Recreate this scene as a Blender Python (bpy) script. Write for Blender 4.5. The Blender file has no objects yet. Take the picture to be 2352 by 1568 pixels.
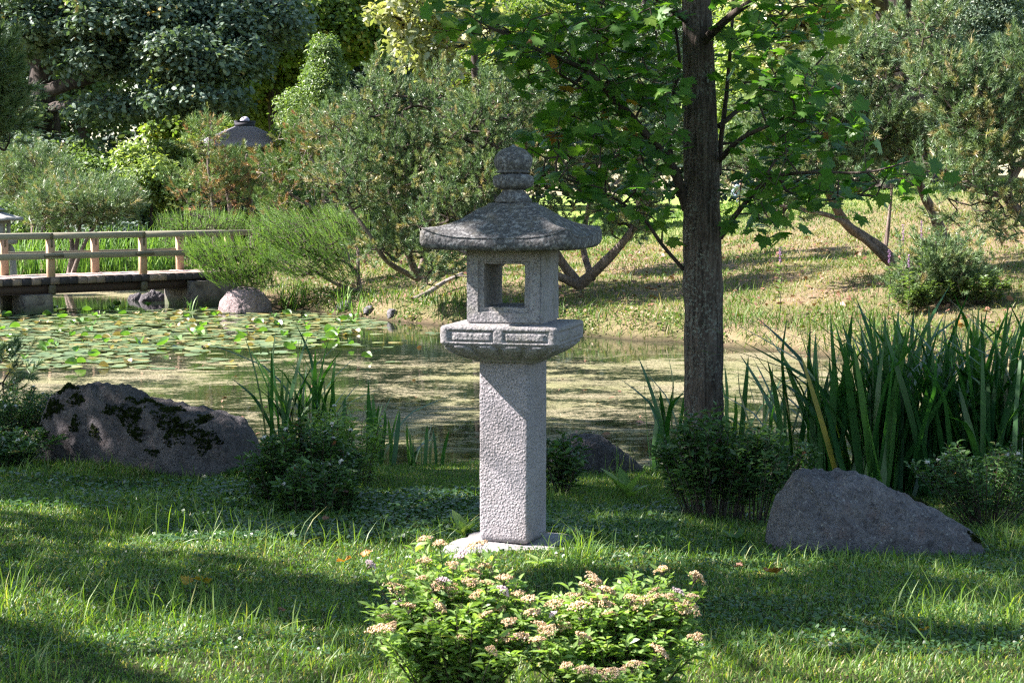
import bpy, bmesh, math, random
import numpy as np
from mathutils import Vector, noise as mnoise
PI = math.pi
rng = np.random.default_rng(7)
random.seed(7)
scene = bpy.context.scene
COL = scene.collection

# ------------------------------------------------------------------ camera, sky, sun, exposure
FPX, YH, ZC = 1775.0, 193.0, 1.6
PITCH = math.atan((341 - YH) / FPX)
cam_d = bpy.data.cameras.new('camera'); cam = bpy.data.objects.new('camera', cam_d); COL.objects.link(cam)
cam.location = (0, 0, ZC); cam.rotation_euler = (PI / 2 - PITCH, 0, 0)
cam_d.sensor_width = 36; cam_d.lens = FPX / 1024 * 36; cam_d.clip_start = .1; cam_d.clip_end = 600
cam_d.dof.use_dof = True; cam_d.dof.focus_distance = 13.0; cam_d.dof.aperture_fstop = 14.0
scene.camera = cam
SUN_EL = math.radians(42.5)
sh = np.array([-0.999, 0.03]); sh /= np.linalg.norm(sh)
SUN = np.array([sh[0] * math.cos(SUN_EL), sh[1] * math.cos(SUN_EL), math.sin(SUN_EL)])
world = bpy.data.worlds.new('World'); scene.world = world; world.use_nodes = True
wnt = world.node_tree; bg = wnt.nodes['Background']
sky = wnt.nodes.new('ShaderNodeTexSky'); sky.sky_type = 'NISHITA'; sky.sun_disc = False
sky.sun_elevation = SUN_EL; sky.sun_rotation = math.atan2(sh[0], sh[1]); sky.air_density = 1.2; sky.dust_density = .6
wnt.links.new(sky.outputs[0], bg.inputs[0]); bg.inputs[1].default_value = 0.062
sd = bpy.data.lights.new('sun', 'SUN'); sd.energy = 5.0; sd.angle = math.radians(.55); sd.color = (1.0, .92, .87)
so = bpy.data.objects.new('sun', sd); COL.objects.link(so); so.rotation_euler = Vector(SUN).to_track_quat('Z', 'Y').to_euler()
vs = scene.view_settings
vs.view_transform = 'Standard'; vs.look = 'None'; vs.gamma = 1; vs.use_curve_mapping = False; vs.exposure = 2.3
scene.cycles.max_bounces = 7; scene.cycles.diffuse_bounces = 3; scene.cycles.glossy_bounces = 3
scene.cycles.transmission_bounces = 4; scene.cycles.transparent_max_bounces = 4
scene.cycles.caustics_reflective = False; scene.cycles.caustics_refractive = False
scene.cycles.sample_clamp_indirect = 4
scene.cycles.use_denoising = False; scene.cycles.filter_width = 1.25

def W(ix, iy, D):
    """a point D metres ahead, seen at (ix, iy) of the photograph viewed 2352 wide"""
    u = (ix / 2.297 - 512) / FPX; v = (341 - iy / 2.297) / FPX
    c, s = math.cos(PITCH), math.sin(PITCH)
    d = np.array([u, c + v * s, -s + v * c])
    return np.array([0, 0, ZC]) + d * (D / d[1])

# ------------------------------------------------------------------ terrain shape
NX = [-30, -6, -4, -3, -2, -.9, 0, 1.0, 2.0, 3.2, 5, 12, 40]
NY = [17, 15.2, 14.2, 13.2, 12.5, 12.7, 12.6, 12.3, 12.2, 12.0, 11.6, 11.5, 13]
FX = [-60, -14, -8, -6.2, -5.2, -4.2, -3.7, -2.2, -1.2, 1.06, 2.25, 3.6, 5.86, 12, 40]
FY = [38, 38, 37, 36, 31.4, 30.4, 30.6, 28.2, 27.1, 24.8, 23.9, 21.9, 20.3, 18.5, 17]
WZ = -.4
def sstep(x, a, b):
    t = np.clip((x - a) / (b - a), 0, 1); return t * t * (3 - 2 * t)
def gz(x, y):
    x = np.asarray(x, float); y = np.asarray(y, float)
    wob = .12 * np.sin(x * 2.3 + .5) + .07 * np.sin(x * 5.1 + 2)
    yn = np.interp(x, NX, NY) + wob; yf = np.interp(x, FX, FY) + wob
    dn = yn - y; df = y - yf
    zn = np.interp(dn, [0, .4, 1.5, 4.7, 8, 14, 60], [-.42, -.27, -.16, 0, .08, .1, .1])
    zf = np.interp(df, [0, .45, 1.6, 4, 8, 14, 30, 60], [-.42, -.17, -.04, .08, .16, .25, .5, .9])
    k = 1.45 * np.exp(-((x - 12.5) ** 2 / 60 + (y - 45) ** 2 / 420)) * sstep(df, 0, 5)
    zf = zf + k
    dd = np.minimum(-dn, -df)
    zw = -.42 - .6 * sstep(dd, 0, 2.5)
    z = np.where(dn > 0, zn, np.where(df > 0, zf, zw))
    bump = .018 * np.sin(x * 1.7 + y * .9) + .012 * np.sin(x * 3.9 - y * 2.3) + .03 * np.sin(x * .5 + 1) * np.sin(y * .43)
    return z + bump * np.where(dd > 0, 0, np.clip(np.abs(np.where(dn > 0, dn, df)) / 2, 0, 1))
def GP(ix, iy):
    """where the sight line through (ix, iy) meets the ground"""
    D = np.linspace(3, 120, 6000)
    P = np.array([W(ix, iy, 1.0)]); dr = P[0] - np.array([0, 0, ZC])
    X = dr[0] * D; Z = ZC + dr[2] * D
    hit = np.nonzero(Z <= gz(X, D))[0]
    i = hit[0] if len(hit) else len(D) - 1
    return np.array([X[i], D[i], float(gz(X[i], D[i]))])
def on(x, y, dz=0): return np.array([x, y, float(gz(x, y)) + dz])

# ------------------------------------------------------------------ mesh helpers
class MB:
    def __init__(s): s.c = []; s.n = 0
    def add(s, V, F, rnd=0.5, mi=0):
        V = np.asarray(V, float).reshape(-1, 3); F = np.asarray(F, int)
        r = np.broadcast_to(np.asarray(rnd, float), (len(V),)) if np.ndim(rnd) == 0 or len(rnd) == len(V) else np.repeat(rnd, len(V) // len(rnd))
        s.c.append((V, F + s.n, r, mi)); s.n += len(V); return s
    def build(s, name, mats, parent=None, smooth=False):
        me = bpy.data.meshes.new(name)
        V = np.concatenate([c[0] for c in s.c]); r = np.concatenate([c[2] for c in s.c])
        me.vertices.add(len(V)); me.vertices.foreach_set('co', V.astype(np.float32).ravel())
        li = np.concatenate([c[1].ravel() for c in s.c])
        tot = np.concatenate([np.full(len(c[1]), c[1].shape[1]) for c in s.c])
        mi = np.concatenate([np.full(len(c[1]), c[3]) for c in s.c])
        me.loops.add(len(li)); me.loops.foreach_set('vertex_index', li.astype(np.int32))
        me.polygons.add(len(tot))
        me.polygons.foreach_set('loop_start', np.concatenate([[0], np.cumsum(tot)[:-1]]).astype(np.int32))
        me.polygons.foreach_set('material_index', mi.astype(np.int32))
        if smooth: me.polygons.foreach_set('use_smooth', np.ones(len(tot), bool))
        a = me.attributes.new('rnd', 'FLOAT', 'POINT'); a.data.foreach_set('value', r.astype(np.float32))
        me.update(calc_edges=True)
        for m in (mats if isinstance(mats, (list, tuple)) else [mats]): me.materials.append(m)
        o = bpy.data.objects.new(name, me); COL.objects.link(o)
        if parent: o.parent = parent
        return o
def tag(o, label=None, cat=None, group=None, kind=None):
    if label: o['label'] = label
    if cat: o['category'] = cat
    if group: o['group'] = group
    if kind: o['kind'] = kind
    return o
def thing(name, label, cat, loc=(0, 0, 0), rz=0, group=None):
    o = bpy.data.objects.new(name, None); COL.objects.link(o); o.location = tuple(loc); o.rotation_euler = (0, 0, rz)
    o.empty_display_size = .1
    return tag(o, label, cat, group)
def copy_tree(o, parent=None):
    c = o.copy(); COL.objects.link(c); c.parent = parent
    for ch in list(o.children): copy_tree(ch, c)
    return c
def nrm(v): return v / np.maximum(np.linalg.norm(v, axis=-1, keepdims=True), 1e-9)
def frames(d, roll):
    """rotation matrices whose local Z is d, turned by roll about it"""
    d = nrm(np.asarray(d, float)); up = np.where(np.abs(d[:, 2:3]) > .95, np.array([[1., 0, 0]]), np.array([[0, 0, 1.]]))
    x = nrm(np.cross(up, d)); y = np.cross(d, x)
    c = np.cos(roll)[:, None]; s = np.sin(roll)[:, None]
    return np.stack([x * c + y * s, -x * s + y * c, d], axis=2)
def inst(mb, T, F, pos, R, S, rnd, mi=0):
    pos = np.asarray(pos, float); n = len(pos); S = np.asarray(S, float)
    TT = T[None] * (S[:, None, None] if S.ndim == 1 else S[:, None, :])
    V = np.einsum('nij,nmj->nmi', R, TT) + pos[:, None]
    Fn = (F[None] + (np.arange(n) * len(T))[:, None, None]).reshape(-1, F.shape[1])
    mb.add(V.reshape(-1, 3), Fn, np.repeat(rnd, len(T)), mi)
def tube(pts, rad, n=8, noise=0., closed_top=True, seed=0):
    pts = np.asarray(pts, float); m = len(pts); rad = np.broadcast_to(np.asarray(rad, float), (m,))
    t = nrm(np.gradient(pts, axis=0)); ref = np.array([1., .13, .07]) if abs(t[:, 2]).mean() > .5 else np.array([.05, .1, 1.])
    a = nrm(np.cross(t, ref)); b = np.cross(t, a)
    th = np.linspace(0, 2 * PI, n, endpoint=False)
    rr = rad[:, None] * np.ones((m, n))
    if noise:
        rr = rr * (1 + noise * np.array([[mnoise.noise((math.cos(q) * 2 + seed, math.sin(q) * 2, i * .35)) for q in th] for i in range(m)]))
    V = pts[:, None] + rr[..., None] * (np.cos(th)[None, :, None] * a[:, None] + np.sin(th)[None, :, None] * b[:, None])
    i = np.arange(m - 1)[:, None]; j = np.arange(n)[None]; j2 = (j + 1) % n
    F = np.stack([i * n + j, i * n + j2, (i + 1) * n + j2, (i + 1) * n + j], -1).reshape(-1, 4)
    V = V.reshape(-1, 3)
    return V, F
def smooth_path(P, k=6):
    """Catmull-Rom through the points"""
    P = np.asarray(P, float); Q = np.vstack([2 * P[0] - P[1], P, 2 * P[-1] - P[-2]]); out = []
    for i in range(1, len(Q) - 2):
        for t in np.linspace(0, 1, k, endpoint=False):
            out.append(.5 * ((2 * Q[i]) + (-Q[i-1] + Q[i+1]) * t + (2*Q[i-1] - 5*Q[i] + 4*Q[i+1] - Q[i+2]) * t*t + (-Q[i-1] + 3*Q[i] - 3*Q[i+1] + Q[i+2]) * t**3))
    out.append(P[-1]); return np.array(out)
def box(mb, c, s, rz=0, rnd=.5, mi=0, taper=1.0):
    x, y, z = s[0] / 2, s[1] / 2, s[2] / 2
    b = min(s) * .08
    V = []
    for zz, q in ((-z, -b), (-z + b, 0), (z - b, 0), (z, -b)):
        tp = taper if zz > 0 else 1
        for (sx, sy) in ((-1, -1), (1, -1), (1, 1), (-1, 1)): V.append((sx * (x + q) * tp, sy * (y + q) * tp, zz))
    V = np.array(V); ca, sa = math.cos(rz), math.sin(rz)
    V = np.stack([V[:, 0] * ca - V[:, 1] * sa, V[:, 0] * sa + V[:, 1] * ca, V[:, 2]], 1) + np.array(c)
    F = [(3, 2, 1, 0), (12, 13, 14, 15)]
    for k in range(3):
        for j in range(4): F.append((k*4 + j, k*4 + (j+1) % 4, k*4 + 4 + (j+1) % 4, k*4 + 4 + j))
    mb.add(V, F, rnd, mi)
def edges_mesh(mb, P, par, rad, n=5, rnd=.5, mi=0):
    idx = np.nonzero(par >= 0)[0]
    A = P[par[idx]]; B = P[idx]; ra = np.minimum(rad[par[idx]], rad[idx] * 1.6); rb = rad[idx]
    R = frames(B - A, np.zeros(len(idx)))
    th = np.linspace(0, 2 * PI, n, endpoint=False)
    c = np.stack([np.cos(th), np.sin(th), 0 * th], 1)
    ring = np.einsum('nij,mj->nmi', R, c)
    V = np.concatenate([A[:, None] + ring * ra[:, None, None], B[:, None] + ring * rb[:, None, None]], 1)
    j = np.arange(n); F1 = np.stack([j, (j+1) % n, n + (j+1) % n, n + j], 1)
    F = (F1[None] + (np.arange(len(idx)) * 2 * n)[:, None, None]).reshape(-1, 4)
    mb.add(V.reshape(-1, 3), F, rnd, mi)
def grow(roots, att, seg=.4, wob=.12, r0=.004, pw=.46, sag=0., g=None):
    """grow twigs from the polylines in roots to every attractor; gives nodes, parents, radii, end directions"""
    g = g or rng
    P = []; par = []
    for path in roots:
        for i, p in enumerate(path):
            P.append(p); par.append(-1 if i == 0 else len(P) - 2)
    nroot = len(P)
    cap = nroot + len(att) * 14 + 10
    PA = np.zeros((cap, 3)); PA[:nroot] = P; n = nroot; par = par + [0] * (cap - nroot)
    d0 = np.array([np.min(np.sum((PA[:nroot] - a) ** 2, 1)) for a in att]) if len(att) < 6000 else np.zeros(len(att))
    tips = np.zeros(len(att), int); dirs = np.zeros((len(att), 3))
    for k in np.argsort(d0):
        a = att[k]; dv = PA[:n] - a; dist = np.sqrt((dv * dv).sum(1)); dist += .35 * np.maximum(dv[:, 2], 0)
        j = int(np.argmin(dist)); b = PA[j]; L = np.linalg.norm(a - b); m = max(1, min(12, int(math.ceil(L / seg))))
        o = g.normal(0, wob * L / max(m, 1) ** .5, 3); prev = j
        for q in range(1, m + 1):
            t = q / m
            p = b + (a - b) * t + o * math.sin(PI * t) * .6 + np.array([0, 0, -sag * L * math.sin(PI * t)]) + (g.normal(0, wob * .25 * L / m, 3) if q < m else 0)
            PA[n] = p; par[n] = prev; prev = n; n += 1
        tips[k] = prev; dirs[k] = a - PA[par[prev]]
    PA = PA[:n]; par = np.array(par[:n]); cnt = np.zeros(n); cnt[tips] = 1
    for i in range(n - 1, -1, -1):
        if par[i] >= 0: cnt[par[i]] += cnt[i]
    return PA, par, r0 * np.maximum(cnt, 1) ** pw, nrm(dirs), nroot
CLUMP = False
def ell(ix, iy, rx, ry, D, rD, n, g=None, shell=.55):
    """n points in an ellipsoid seen at (ix, iy) with half sizes rx, ry in picture units"""
    g = g or rng; c = W(ix, iy, D); k = FPX / 2.297 / D * 2.297 * 2.297 / 2.297
    k = FPX * 2.297 / D
    m = n if n < 60 or not CLUMP else n // 9
    d = nrm(g.normal(0, 1, (m, 3))) * (g.random((m, 1)) ** (1 / 3) * (1 - shell) + shell * g.random((m, 1)) ** .25)
    P = c + d * np.array([rx / k, rD, ry / k])
    if m < n: P = np.repeat(P, 8, 0) + g.normal(0, 1, (m * 8, 3)) * np.array([.115, .115, .09])
    return P

# leaf shapes: in the XY plane, stem at the origin, tip along +Y, upper side +Z
def leaf_T(w=.5, fold=.12, bend=.15):
    V = np.array([[0, 0, 0], [w * .5, .38, fold], [0, .45, 0], [-w * .5, .38, fold], [w * .33, .75, fold * .5 - bend * .5], [-w * .33, .75, fold * .5 - bend * .5], [0, 1, -bend]])
    return V, np.array([[0, 1, 2, 3]][:0] + [[0, 1, 4, 2], [0, 2, 5, 3], [2, 4, 6, 5]][0:3])
LEAF_V, LEAF_F = leaf_T()
LEAFN_V, LEAFN_F = leaf_T(.36, .08, .22)
LEAFR_V, LEAFR_F = leaf_T(.85, .10, .1)
def maple_T():
    out = [(0.0, 0), (.10, .02), (.34, -.10), (.33, .06), (.50, .10), (.38, .22), (.58, .42), (.44, .44), (.52, .66), (.34, .56), (.20, .60),
           (.22, .80), (.10, .82), (0, 1.08)]
    pts = out + [(-x, y) for x, y in out[-2:0:-1]]
    V = [(x, y, -.16 * (x * x * 2.0 + (y - .4) ** 2) + .07 * abs(x)) for x, y in pts] + [(0, .34, .02)]
    n = len(pts)
    return np.array(V), np.array([[i, (i + 1) % n, n] for i in range(n)])
MAPLE_V, MAPLE_F = maple_T()
def oak_T():
    out = [(0, 0), (.10, .15), (.22, .22), (.14, .33), (.30, .45), (.20, .55), (.33, .70), (.18, .80), (.16, .95), (0, 1.0)]
    pts = out + [(-x, y) for x, y in out[-2:0:-1]]
    V = [(x, y, .25 * abs(x) - .15 * y * y) for x, y in pts] + [(0, .5, 0)]
    n = len(pts); return np.array(V), np.array([[i, (i + 1) % n, n] for i in range(n)])
OAK_V, OAK_F = oak_T()
def tuft_T(nn, L=.11, nl=.055, w=.0075, g=None, back=.25):
    """a pine shoot: needles round an axis along +Z"""
    g = g or np.random.default_rng(3); V = []; F = []; old = []
    for i in range(nn):
        t = g.random() ** .8; a = g.random() * 2 * PI; op = math.radians(24 + 42 * (1 - t) + g.normal(0, 7)); l = nl * g.uniform(.8, 1.15)
        p = np.array([0, 0, L * t]); d = np.array([math.cos(a) * math.sin(op), math.sin(a) * math.sin(op), math.cos(op)])
        s = np.cross(d, g.normal(0, 1, 3)); s = s / np.linalg.norm(s) * w / 2
        k = len(V); V += [p - s, p + s, p + d * l]; F.append((k, k + 1, k + 2))
    return np.array(V), np.array(F)

# ------------------------------------------------------------------ materials
def newmat(name):
    m = bpy.data.materials.new(name); m.use_nodes = True; nt = m.node_tree
    return m, nt, nt.nodes['Principled BSDF'], nt.nodes['Material Output']
def nd(nt, typ, ins=None, **kw):
    n = nt.nodes.new('ShaderNode' + typ)
    for k, v in kw.items(): setattr(n, k, v)
    for k, v in (ins or {}).items():
        if isinstance(v, bpy.types.NodeSocket): nt.links.new(v, n.inputs[k])
        else: n.inputs[k].default_value = v
    return n
def ramp(nt, fac, stops, interp='LINEAR'):
    r = nd(nt, 'ValToRGB'); nt.links.new(fac, r.inputs[0]); cr = r.color_ramp; cr.interpolation = interp
    while len(cr.elements) < len(stops): cr.elements.new(.5)
    for e, (p, c) in zip(cr.elements, stops):
        e.position = p; e.color = (c[0], c[1], c[2], 1) if hasattr(c, '__len__') else (c, c, c, 1)
    return r.outputs[0]
def tc(nt, kind='Object', scale=(1, 1, 1), loc=(0, 0, 0)):
    t = nd(nt, 'TexCoord'); m = nd(nt, 'Mapping'); nt.links.new(t.outputs[kind], m.inputs[0])
    m.inputs['Scale'].default_value = scale; m.inputs['Location'].default_value = loc; return m.outputs[0]
def noi(nt, vec, scale, detail=4, rough=.55, dist=0):
    return nd(nt, 'TexNoise', {'Vector': vec, 'Scale': scale, 'Detail': detail, 'Roughness': rough, 'Distortion': dist}).outputs[0]
def mixc(nt, fac, a, b, mode='MIX'):
    n = nt.nodes.new('ShaderNodeMix'); n.data_type = 'RGBA'; n.blend_type = mode
    for s, v in ((0, fac), (6, a), (7, b)):
        if isinstance(v, bpy.types.NodeSocket): nt.links.new(v, n.inputs[s])
        elif s == 0: n.inputs[0].default_value = v
        else: n.inputs[s].default_value = (v[0], v[1], v[2], 1)
    return n.outputs[2]
def math_(nt, op, a, b=0.0):
    n = nt.nodes.new('ShaderNodeMath'); n.operation = op
    for i, v in enumerate((a, b)):
        if isinstance(v, bpy.types.NodeSocket): nt.links.new(v, n.inputs[i])
        else: n.inputs[i].default_value = v
    return n.outputs[0]
def bump(nt, bsdf, h, strength=.5, dist=.01, prev=None):
    b = nd(nt, 'Bump', {'Height': h, 'Strength': strength, 'Distance': dist})
    if prev: nt.links.new(prev, b.inputs['Normal'])
    if bsdf: nt.links.new(b.outputs[0], bsdf.inputs['Normal'])
    return b.outputs[0]
def leafmat(name, stops, tr=.35, rough=.5, spec=.4, tcol=(1.35, 1.5, .5), sheen=0, veins=False):
    m, nt, b, out = newmat(name)
    at = nd(nt, 'Attribute', attribute_name='rnd')
    c = ramp(nt, at.outputs['Fac'], stops)
    lv = noi(nt, tc(nt, 'Object'), 1.3, 3)
    c = mixc(nt, math_(nt, 'MULTIPLY', lv, .5), c, mixc(nt, 1.0, c, (.55, .62, .6), 'MULTIPLY'))
    nt.links.new(c, b.inputs['Base Color']); b.inputs['Roughness'].default_value = rough; b.inputs['Specular IOR Level'].default_value = spec
    t = nd(nt, 'BsdfTranslucent'); nt.links.new(mixc(nt, 1.0, c, tcol, 'MULTIPLY'), t.inputs[0])
    mx = nd(nt, 'MixShader'); mx.inputs[0].default_value = tr
    nt.links.new(b.outputs[0], mx.inputs[1]); nt.links.new(t.outputs[0], mx.inputs[2]); nt.links.new(mx.outputs[0], out.inputs[0])
    return m
def granite(name, base, dark, speck=.6, lichen=None, chip=.5, stain=(.5, .48, .42), scale=1.0, vs_=62):
    m, nt, b, out = newmat(name); v = tc(nt)
    n1 = noi(nt, v, 130 * scale, 3, .7); n2 = noi(nt, v, 14 * scale, 6, .6); n3 = noi(nt, v, 4 * scale, 5, .6); n4 = noi(nt, v, 45 * scale, 4, .7)
    c = mixc(nt, ramp(nt, n1, [(.36, 0), (.56, 1)]), dark, base)
    c = mixc(nt, math_(nt, 'MULTIPLY', ramp(nt, n3, [(.35, 0), (.7, 1)]), .5), c, mixc(nt, 1.0, c, stain, 'MULTIPLY'))
    if lichen:
        c = mixc(nt, ramp(nt, n4, [(.50, 0), (.62, 1)]), c, lichen[0])
        c = mixc(nt, math_(nt, 'MULTIPLY', ramp(nt, n2, [(.52, 0), (.7, 1)]), .6), c, lichen[1])
    nt.links.new(c, b.inputs['Base Color']); b.inputs['Roughness'].default_value = .92; b.inputs['Specular IOR Level'].default_value = .2
    vo = nd(nt, 'TexVoronoi', {'Vector': v, 'Scale': vs_ * scale, 'Randomness': 1.0}).outputs[0]
    h = math_(nt, 'ADD', math_(nt, 'MULTIPLY', ramp(nt, vo, [(.1, 0), (.6, 1)]), -.9), math_(nt, 'MULTIPLY', noi(nt, v, 110 * scale, 5, .7), 1.5))
    bump(nt, b, h, chip, .012)
    return m
M = {}
M['granite'] = granite('granite_post', (.37, .34, .36), (.17, .163, .178), chip=.55, vs_=88)
M['granite_mid'] = granite('granite_box', (.33, .31, .32), (.12, .118, .125), chip=.4, lichen=((.27, .265, .26), (.15, .145, .11)))
M['granite_dark'] = granite('granite_weathered', (.12, .118, .12), (.05, .05, .055), chip=.4, lichen=((.24, .24, .24), (.12, .11, .085)))
M['granite_far'] = granite('granite_far', (.36, .36, .34), (.2, .2, .19), chip=.3, scale=.5)
def rockmat(name, a, b_, c_, lich=(.3, .3, .28)):
    m, nt, b, out = newmat(name); v = tc(nt)
    n1 = noi(nt, v, 3.2, 8, .65, .3); n2 = noi(nt, v, 30, 6, .7); n3 = noi(nt, v, 9, 5, .6)
    c = mixc(nt, ramp(nt, n1, [(.35, 0), (.65, 1)]), a, b_)
    c = mixc(nt, ramp(nt, n3, [(.55, 0), (.75, .6)]), c, c_)
    c = mixc(nt, ramp(nt, noi(nt, v, 14, 6, .8, .6), [(.35, .8), (.5, 0)]), c, mixc(nt, 1, c, (.42, .42, .45), 'MULTIPLY'))
    c = mixc(nt, math_(nt, 'MULTIPLY', ramp(nt, n2, [(.60, 0), (.68, 1)]), .7), c, lich)
    c = mixc(nt, math_(nt, 'MULTIPLY', ramp(nt, noi(nt, v, 60, 4, .7), [(.35, 1), (.5, 0)]), .55), c, (.05, .045, .045))
    vo = nd(nt, 'TexVoronoi', {'Vector': v, 'Scale': 26}).outputs[0]
    c = mixc(nt, math_(nt, 'MULTIPLY', ramp(nt, vo, [(.10, .8), (.16, 0)]), ramp(nt, noi(nt, v, 6, 4, .6), [(.46, 0), (.56, .8)])), c, lich)
    c = mixc(nt, ramp(nt, noi(nt, v, 11, 9, .8, .4), [(.34, .85), (.46, 0)]), c, (.03, .028, .03))
    nt.links.new(c, b.inputs['Base Color']); b.inputs['Roughness'].default_value = .9; b.inputs['Specular IOR Level'].default_value = .25
    h = math_(nt, 'ADD', math_(nt, 'MULTIPLY', noi(nt, v, 7, 8, .65, .4), 1.6), math_(nt, 'MULTIPLY', noi(nt, v, 70, 4, .7), .5))
    bump(nt, b, h, .9, .05); return m
M['rock_dark'] = rockmat('rock_dark', (.085, .078, .085), (.135, .12, .122), (.17, .12, .105), (.22, .22, .21))
M['rock_grey'] = rockmat('rock_grey', (.19, .18, .19), (.12, .115, .125), (.19, .12, .10), (.36, .37, .36))
M['rock_pink'] = rockmat('rock_pink', (.36, .28, .28), (.26, .20, .20), (.3, .25, .25), (.40, .37, .36))
def barkmat(name, a, b_, lich, amt=.5, sc=1.0, ridge=26):
    m, nt, b, out = newmat(name); v = tc(nt, 'Object', (ridge * sc, ridge * sc, 2.6 * sc)); v2 = tc(nt)
    n1 = noi(nt, v, 1.0, 6, .65, .6); n2 = noi(nt, v2, 34 * sc, 5, .7); n3 = noi(nt, v2, 3.0 * sc, 3)
    c = mixc(nt, ramp(nt, n1, [(.38, 0), (.6, 1)]), a, b_)
    f = math_(nt, 'MULTIPLY', math_(nt, 'MULTIPLY', ramp(nt, n2, [(.5, 0), (.6, 1)]), ramp(nt, n3, [(.38, 0), (.6, 1)])), amt)
    c = mixc(nt, f, c, lich)
    nt.links.new(c, b.inputs['Base Color']); b.inputs['Roughness'].default_value = .95; b.inputs['Specular IOR Level'].default_value = .15
    bump(nt, b, n1, .95, .03); return m
M['bark_maple'] = barkmat('bark_maple', (.035, .028, .024), (.12, .095, .082), (.23, .25, .22), .75, 1.6)
M['bark_oak'] = barkmat('bark_oak', (.02, .016, .015), (.075, .062, .056), (.1, .1, .09), .3, .5, 12)
M['bark_pine'] = barkmat('bark_pine', (.09, .07, .06), (.24, .185, .16), (.30, .28, .25), .5, 1.0, 30)
M['twig'] = barkmat('twig', (.035, .028, .024), (.09, .07, .06), (.12, .12, .1), .3)
M['twig_pale'] = barkmat('twig_pale', (.16, .13, .11), (.32, .27, .24), (.3, .3, .28), .3)
M['maple'] = leafmat('maple_leaf', [(0, (.042, .11, .026)), (.45, (.08, .18, .034)), (.85, (.17, .27, .05)), (.97, (.18, .25, .04)), (1, (.25, .12, .03))], .5, .45, .4, (1.6, 1.9, .5))
M['pine'] = leafmat('pine_needle', [(0, (.085, .15, .075)), (.5, (.155, .23, .105)), (.80, (.23, .29, .13)), (.90, (.34, .31, .14)), (1, (.36, .28, .15))], .22, .42, .5, (1.2, 1.3, .6))
M['pine_brown'] = leafmat('pine_needle_rusty', [(0, (.08, .15, .055)), (.5, (.15, .24, .07)), (.70, (.24, .26, .08)), (.83, (.34, .24, .10)), (1, (.40, .20, .11))], .2, .5, .3, (1.2, 1.2, .6))
M['juniper'] = leafmat('juniper_spray', [(0, (.07, .15, .05)), (.5, (.17, .29, .08)), (1, (.30, .42, .11))], .3, .5, .3)
M['oak'] = leafmat('oak_leaf', [(0, (.08, .125, .095)), (.6, (.145, .20, .14)), (.93, (.22, .26, .12)), (1, (.40, .28, .08))], .25, .5, .35, (1.3, 1.5, .5))
M['oak_lit'] = leafmat('oak_leaf_sunlit_yellow', [(0, (.08, .14, .035)), (.5, (.15, .22, .05)), (.85, (.26, .28, .06)), (1, (.45, .30, .06))], .38, .5, .35)  # yellower oak leaf, its sunlit look put into the colour
M['oak_pale'] = leafmat('oak_leaf_pale', [(0, (.18, .21, .09)), (.6, (.34, .35, .20)), (.85, (.42, .38, .20)), (1, (.42, .26, .07))], .35, .3, .8)
M['broad'] = leafmat('broad_leaf', [(0, (.08, .13, .05)), (.6, (.14, .21, .075)), (1, (.22, .29, .10))], .35, .45, .5)
M['broad_light'] = leafmat('light_green_leaf', [(0, (.16, .24, .08)), (.6, (.27, .34, .12)), (1, (.36, .40, .14))], .35, .45, .5)
M['blue_spruce'] = leafmat('spruce_needle', [(0, (.06, .10, .07)), (.6, (.12, .17, .11)), (1, (.20, .22, .14))], .1, .5, .4)
M['far_wood'] = leafmat('far_wood_leaf', [(0, (.03, .06, .05)), (.6, (.06, .10, .07)), (1, (.12, .16, .08))], .2, .5, .4)
M['grass'] = leafmat('grass_blade', [(0, (.05, .115, .026)), (.5, (.11, .20, .044)), (.85, (.22, .31, .075)), (.93, (.42, .37, .17)), (1, (.54, .45, .29))], .42, .45, .4, (1.6, 1.7, .4))
M['grass_bank'] = leafmat('bank_grass_blade', [(0, (.06, .12, .02)), (.4, (.12, .19, .035)), (.6, (.24, .22, .095)), (.8, (.38, .285, .18)), (1, (.46, .32, .24))], .35, .5, .3)
M['clover'] = leafmat('groundcover_leaf', [(0, (.03, .075, .028)), (.7, (.055, .13, .04)), (1, (.10, .18, .05))], .3, .4, .6)
M['iris'] = leafmat('iris_leaf', [(0, (.022, .08, .028)), (.6, (.045, .135, .032)), (.93, (.09, .19, .04)), (1, (.26, .22, .07))], .35, .38, .55, (1.5, 1.7, .4))
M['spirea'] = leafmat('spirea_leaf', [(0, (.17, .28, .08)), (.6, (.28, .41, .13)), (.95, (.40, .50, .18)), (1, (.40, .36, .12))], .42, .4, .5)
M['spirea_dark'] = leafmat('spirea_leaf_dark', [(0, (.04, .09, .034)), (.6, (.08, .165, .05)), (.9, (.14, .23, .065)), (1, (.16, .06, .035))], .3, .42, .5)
M['moss'] = leafmat('moss', [(0, (.010, .018, .005)), (1, (.035, .05, .010))], .1, .8, .1)
M['pad'] = leafmat('lily_pad', [(0, (.10, .15, .07)), (.5, (.17, .23, .11)), (.85, (.27, .28, .12)), (1, (.36, .26, .10))], .08, .3, .7)
M['pad_up'] = leafmat('lily_leaf_raised', [(0, (.07, .16, .03)), (1, (.14, .26, .05))], .35, .3, .7)
M['pad_old'] = leafmat('lily_leaf_withered', [(0, (.26, .19, .10)), (1, (.38, .31, .20))], .2, .5, .4)
M['dead_yellow'] = leafmat('fallen_leaf_yellow', [(0, (.42, .24, .03)), (1, (.5, .33, .05))], .3, .5, .4)
M['dead_orange'] = leafmat('fallen_leaf_orange', [(0, (.36, .14, .04)), (1, (.42, .2, .06))], .25, .5, .4)
M['dead_brown'] = leafmat('fallen_leaf_brown', [(0, (.16, .07, .04)), (1, (.28, .15, .10))], .1, .5, .4)
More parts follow.
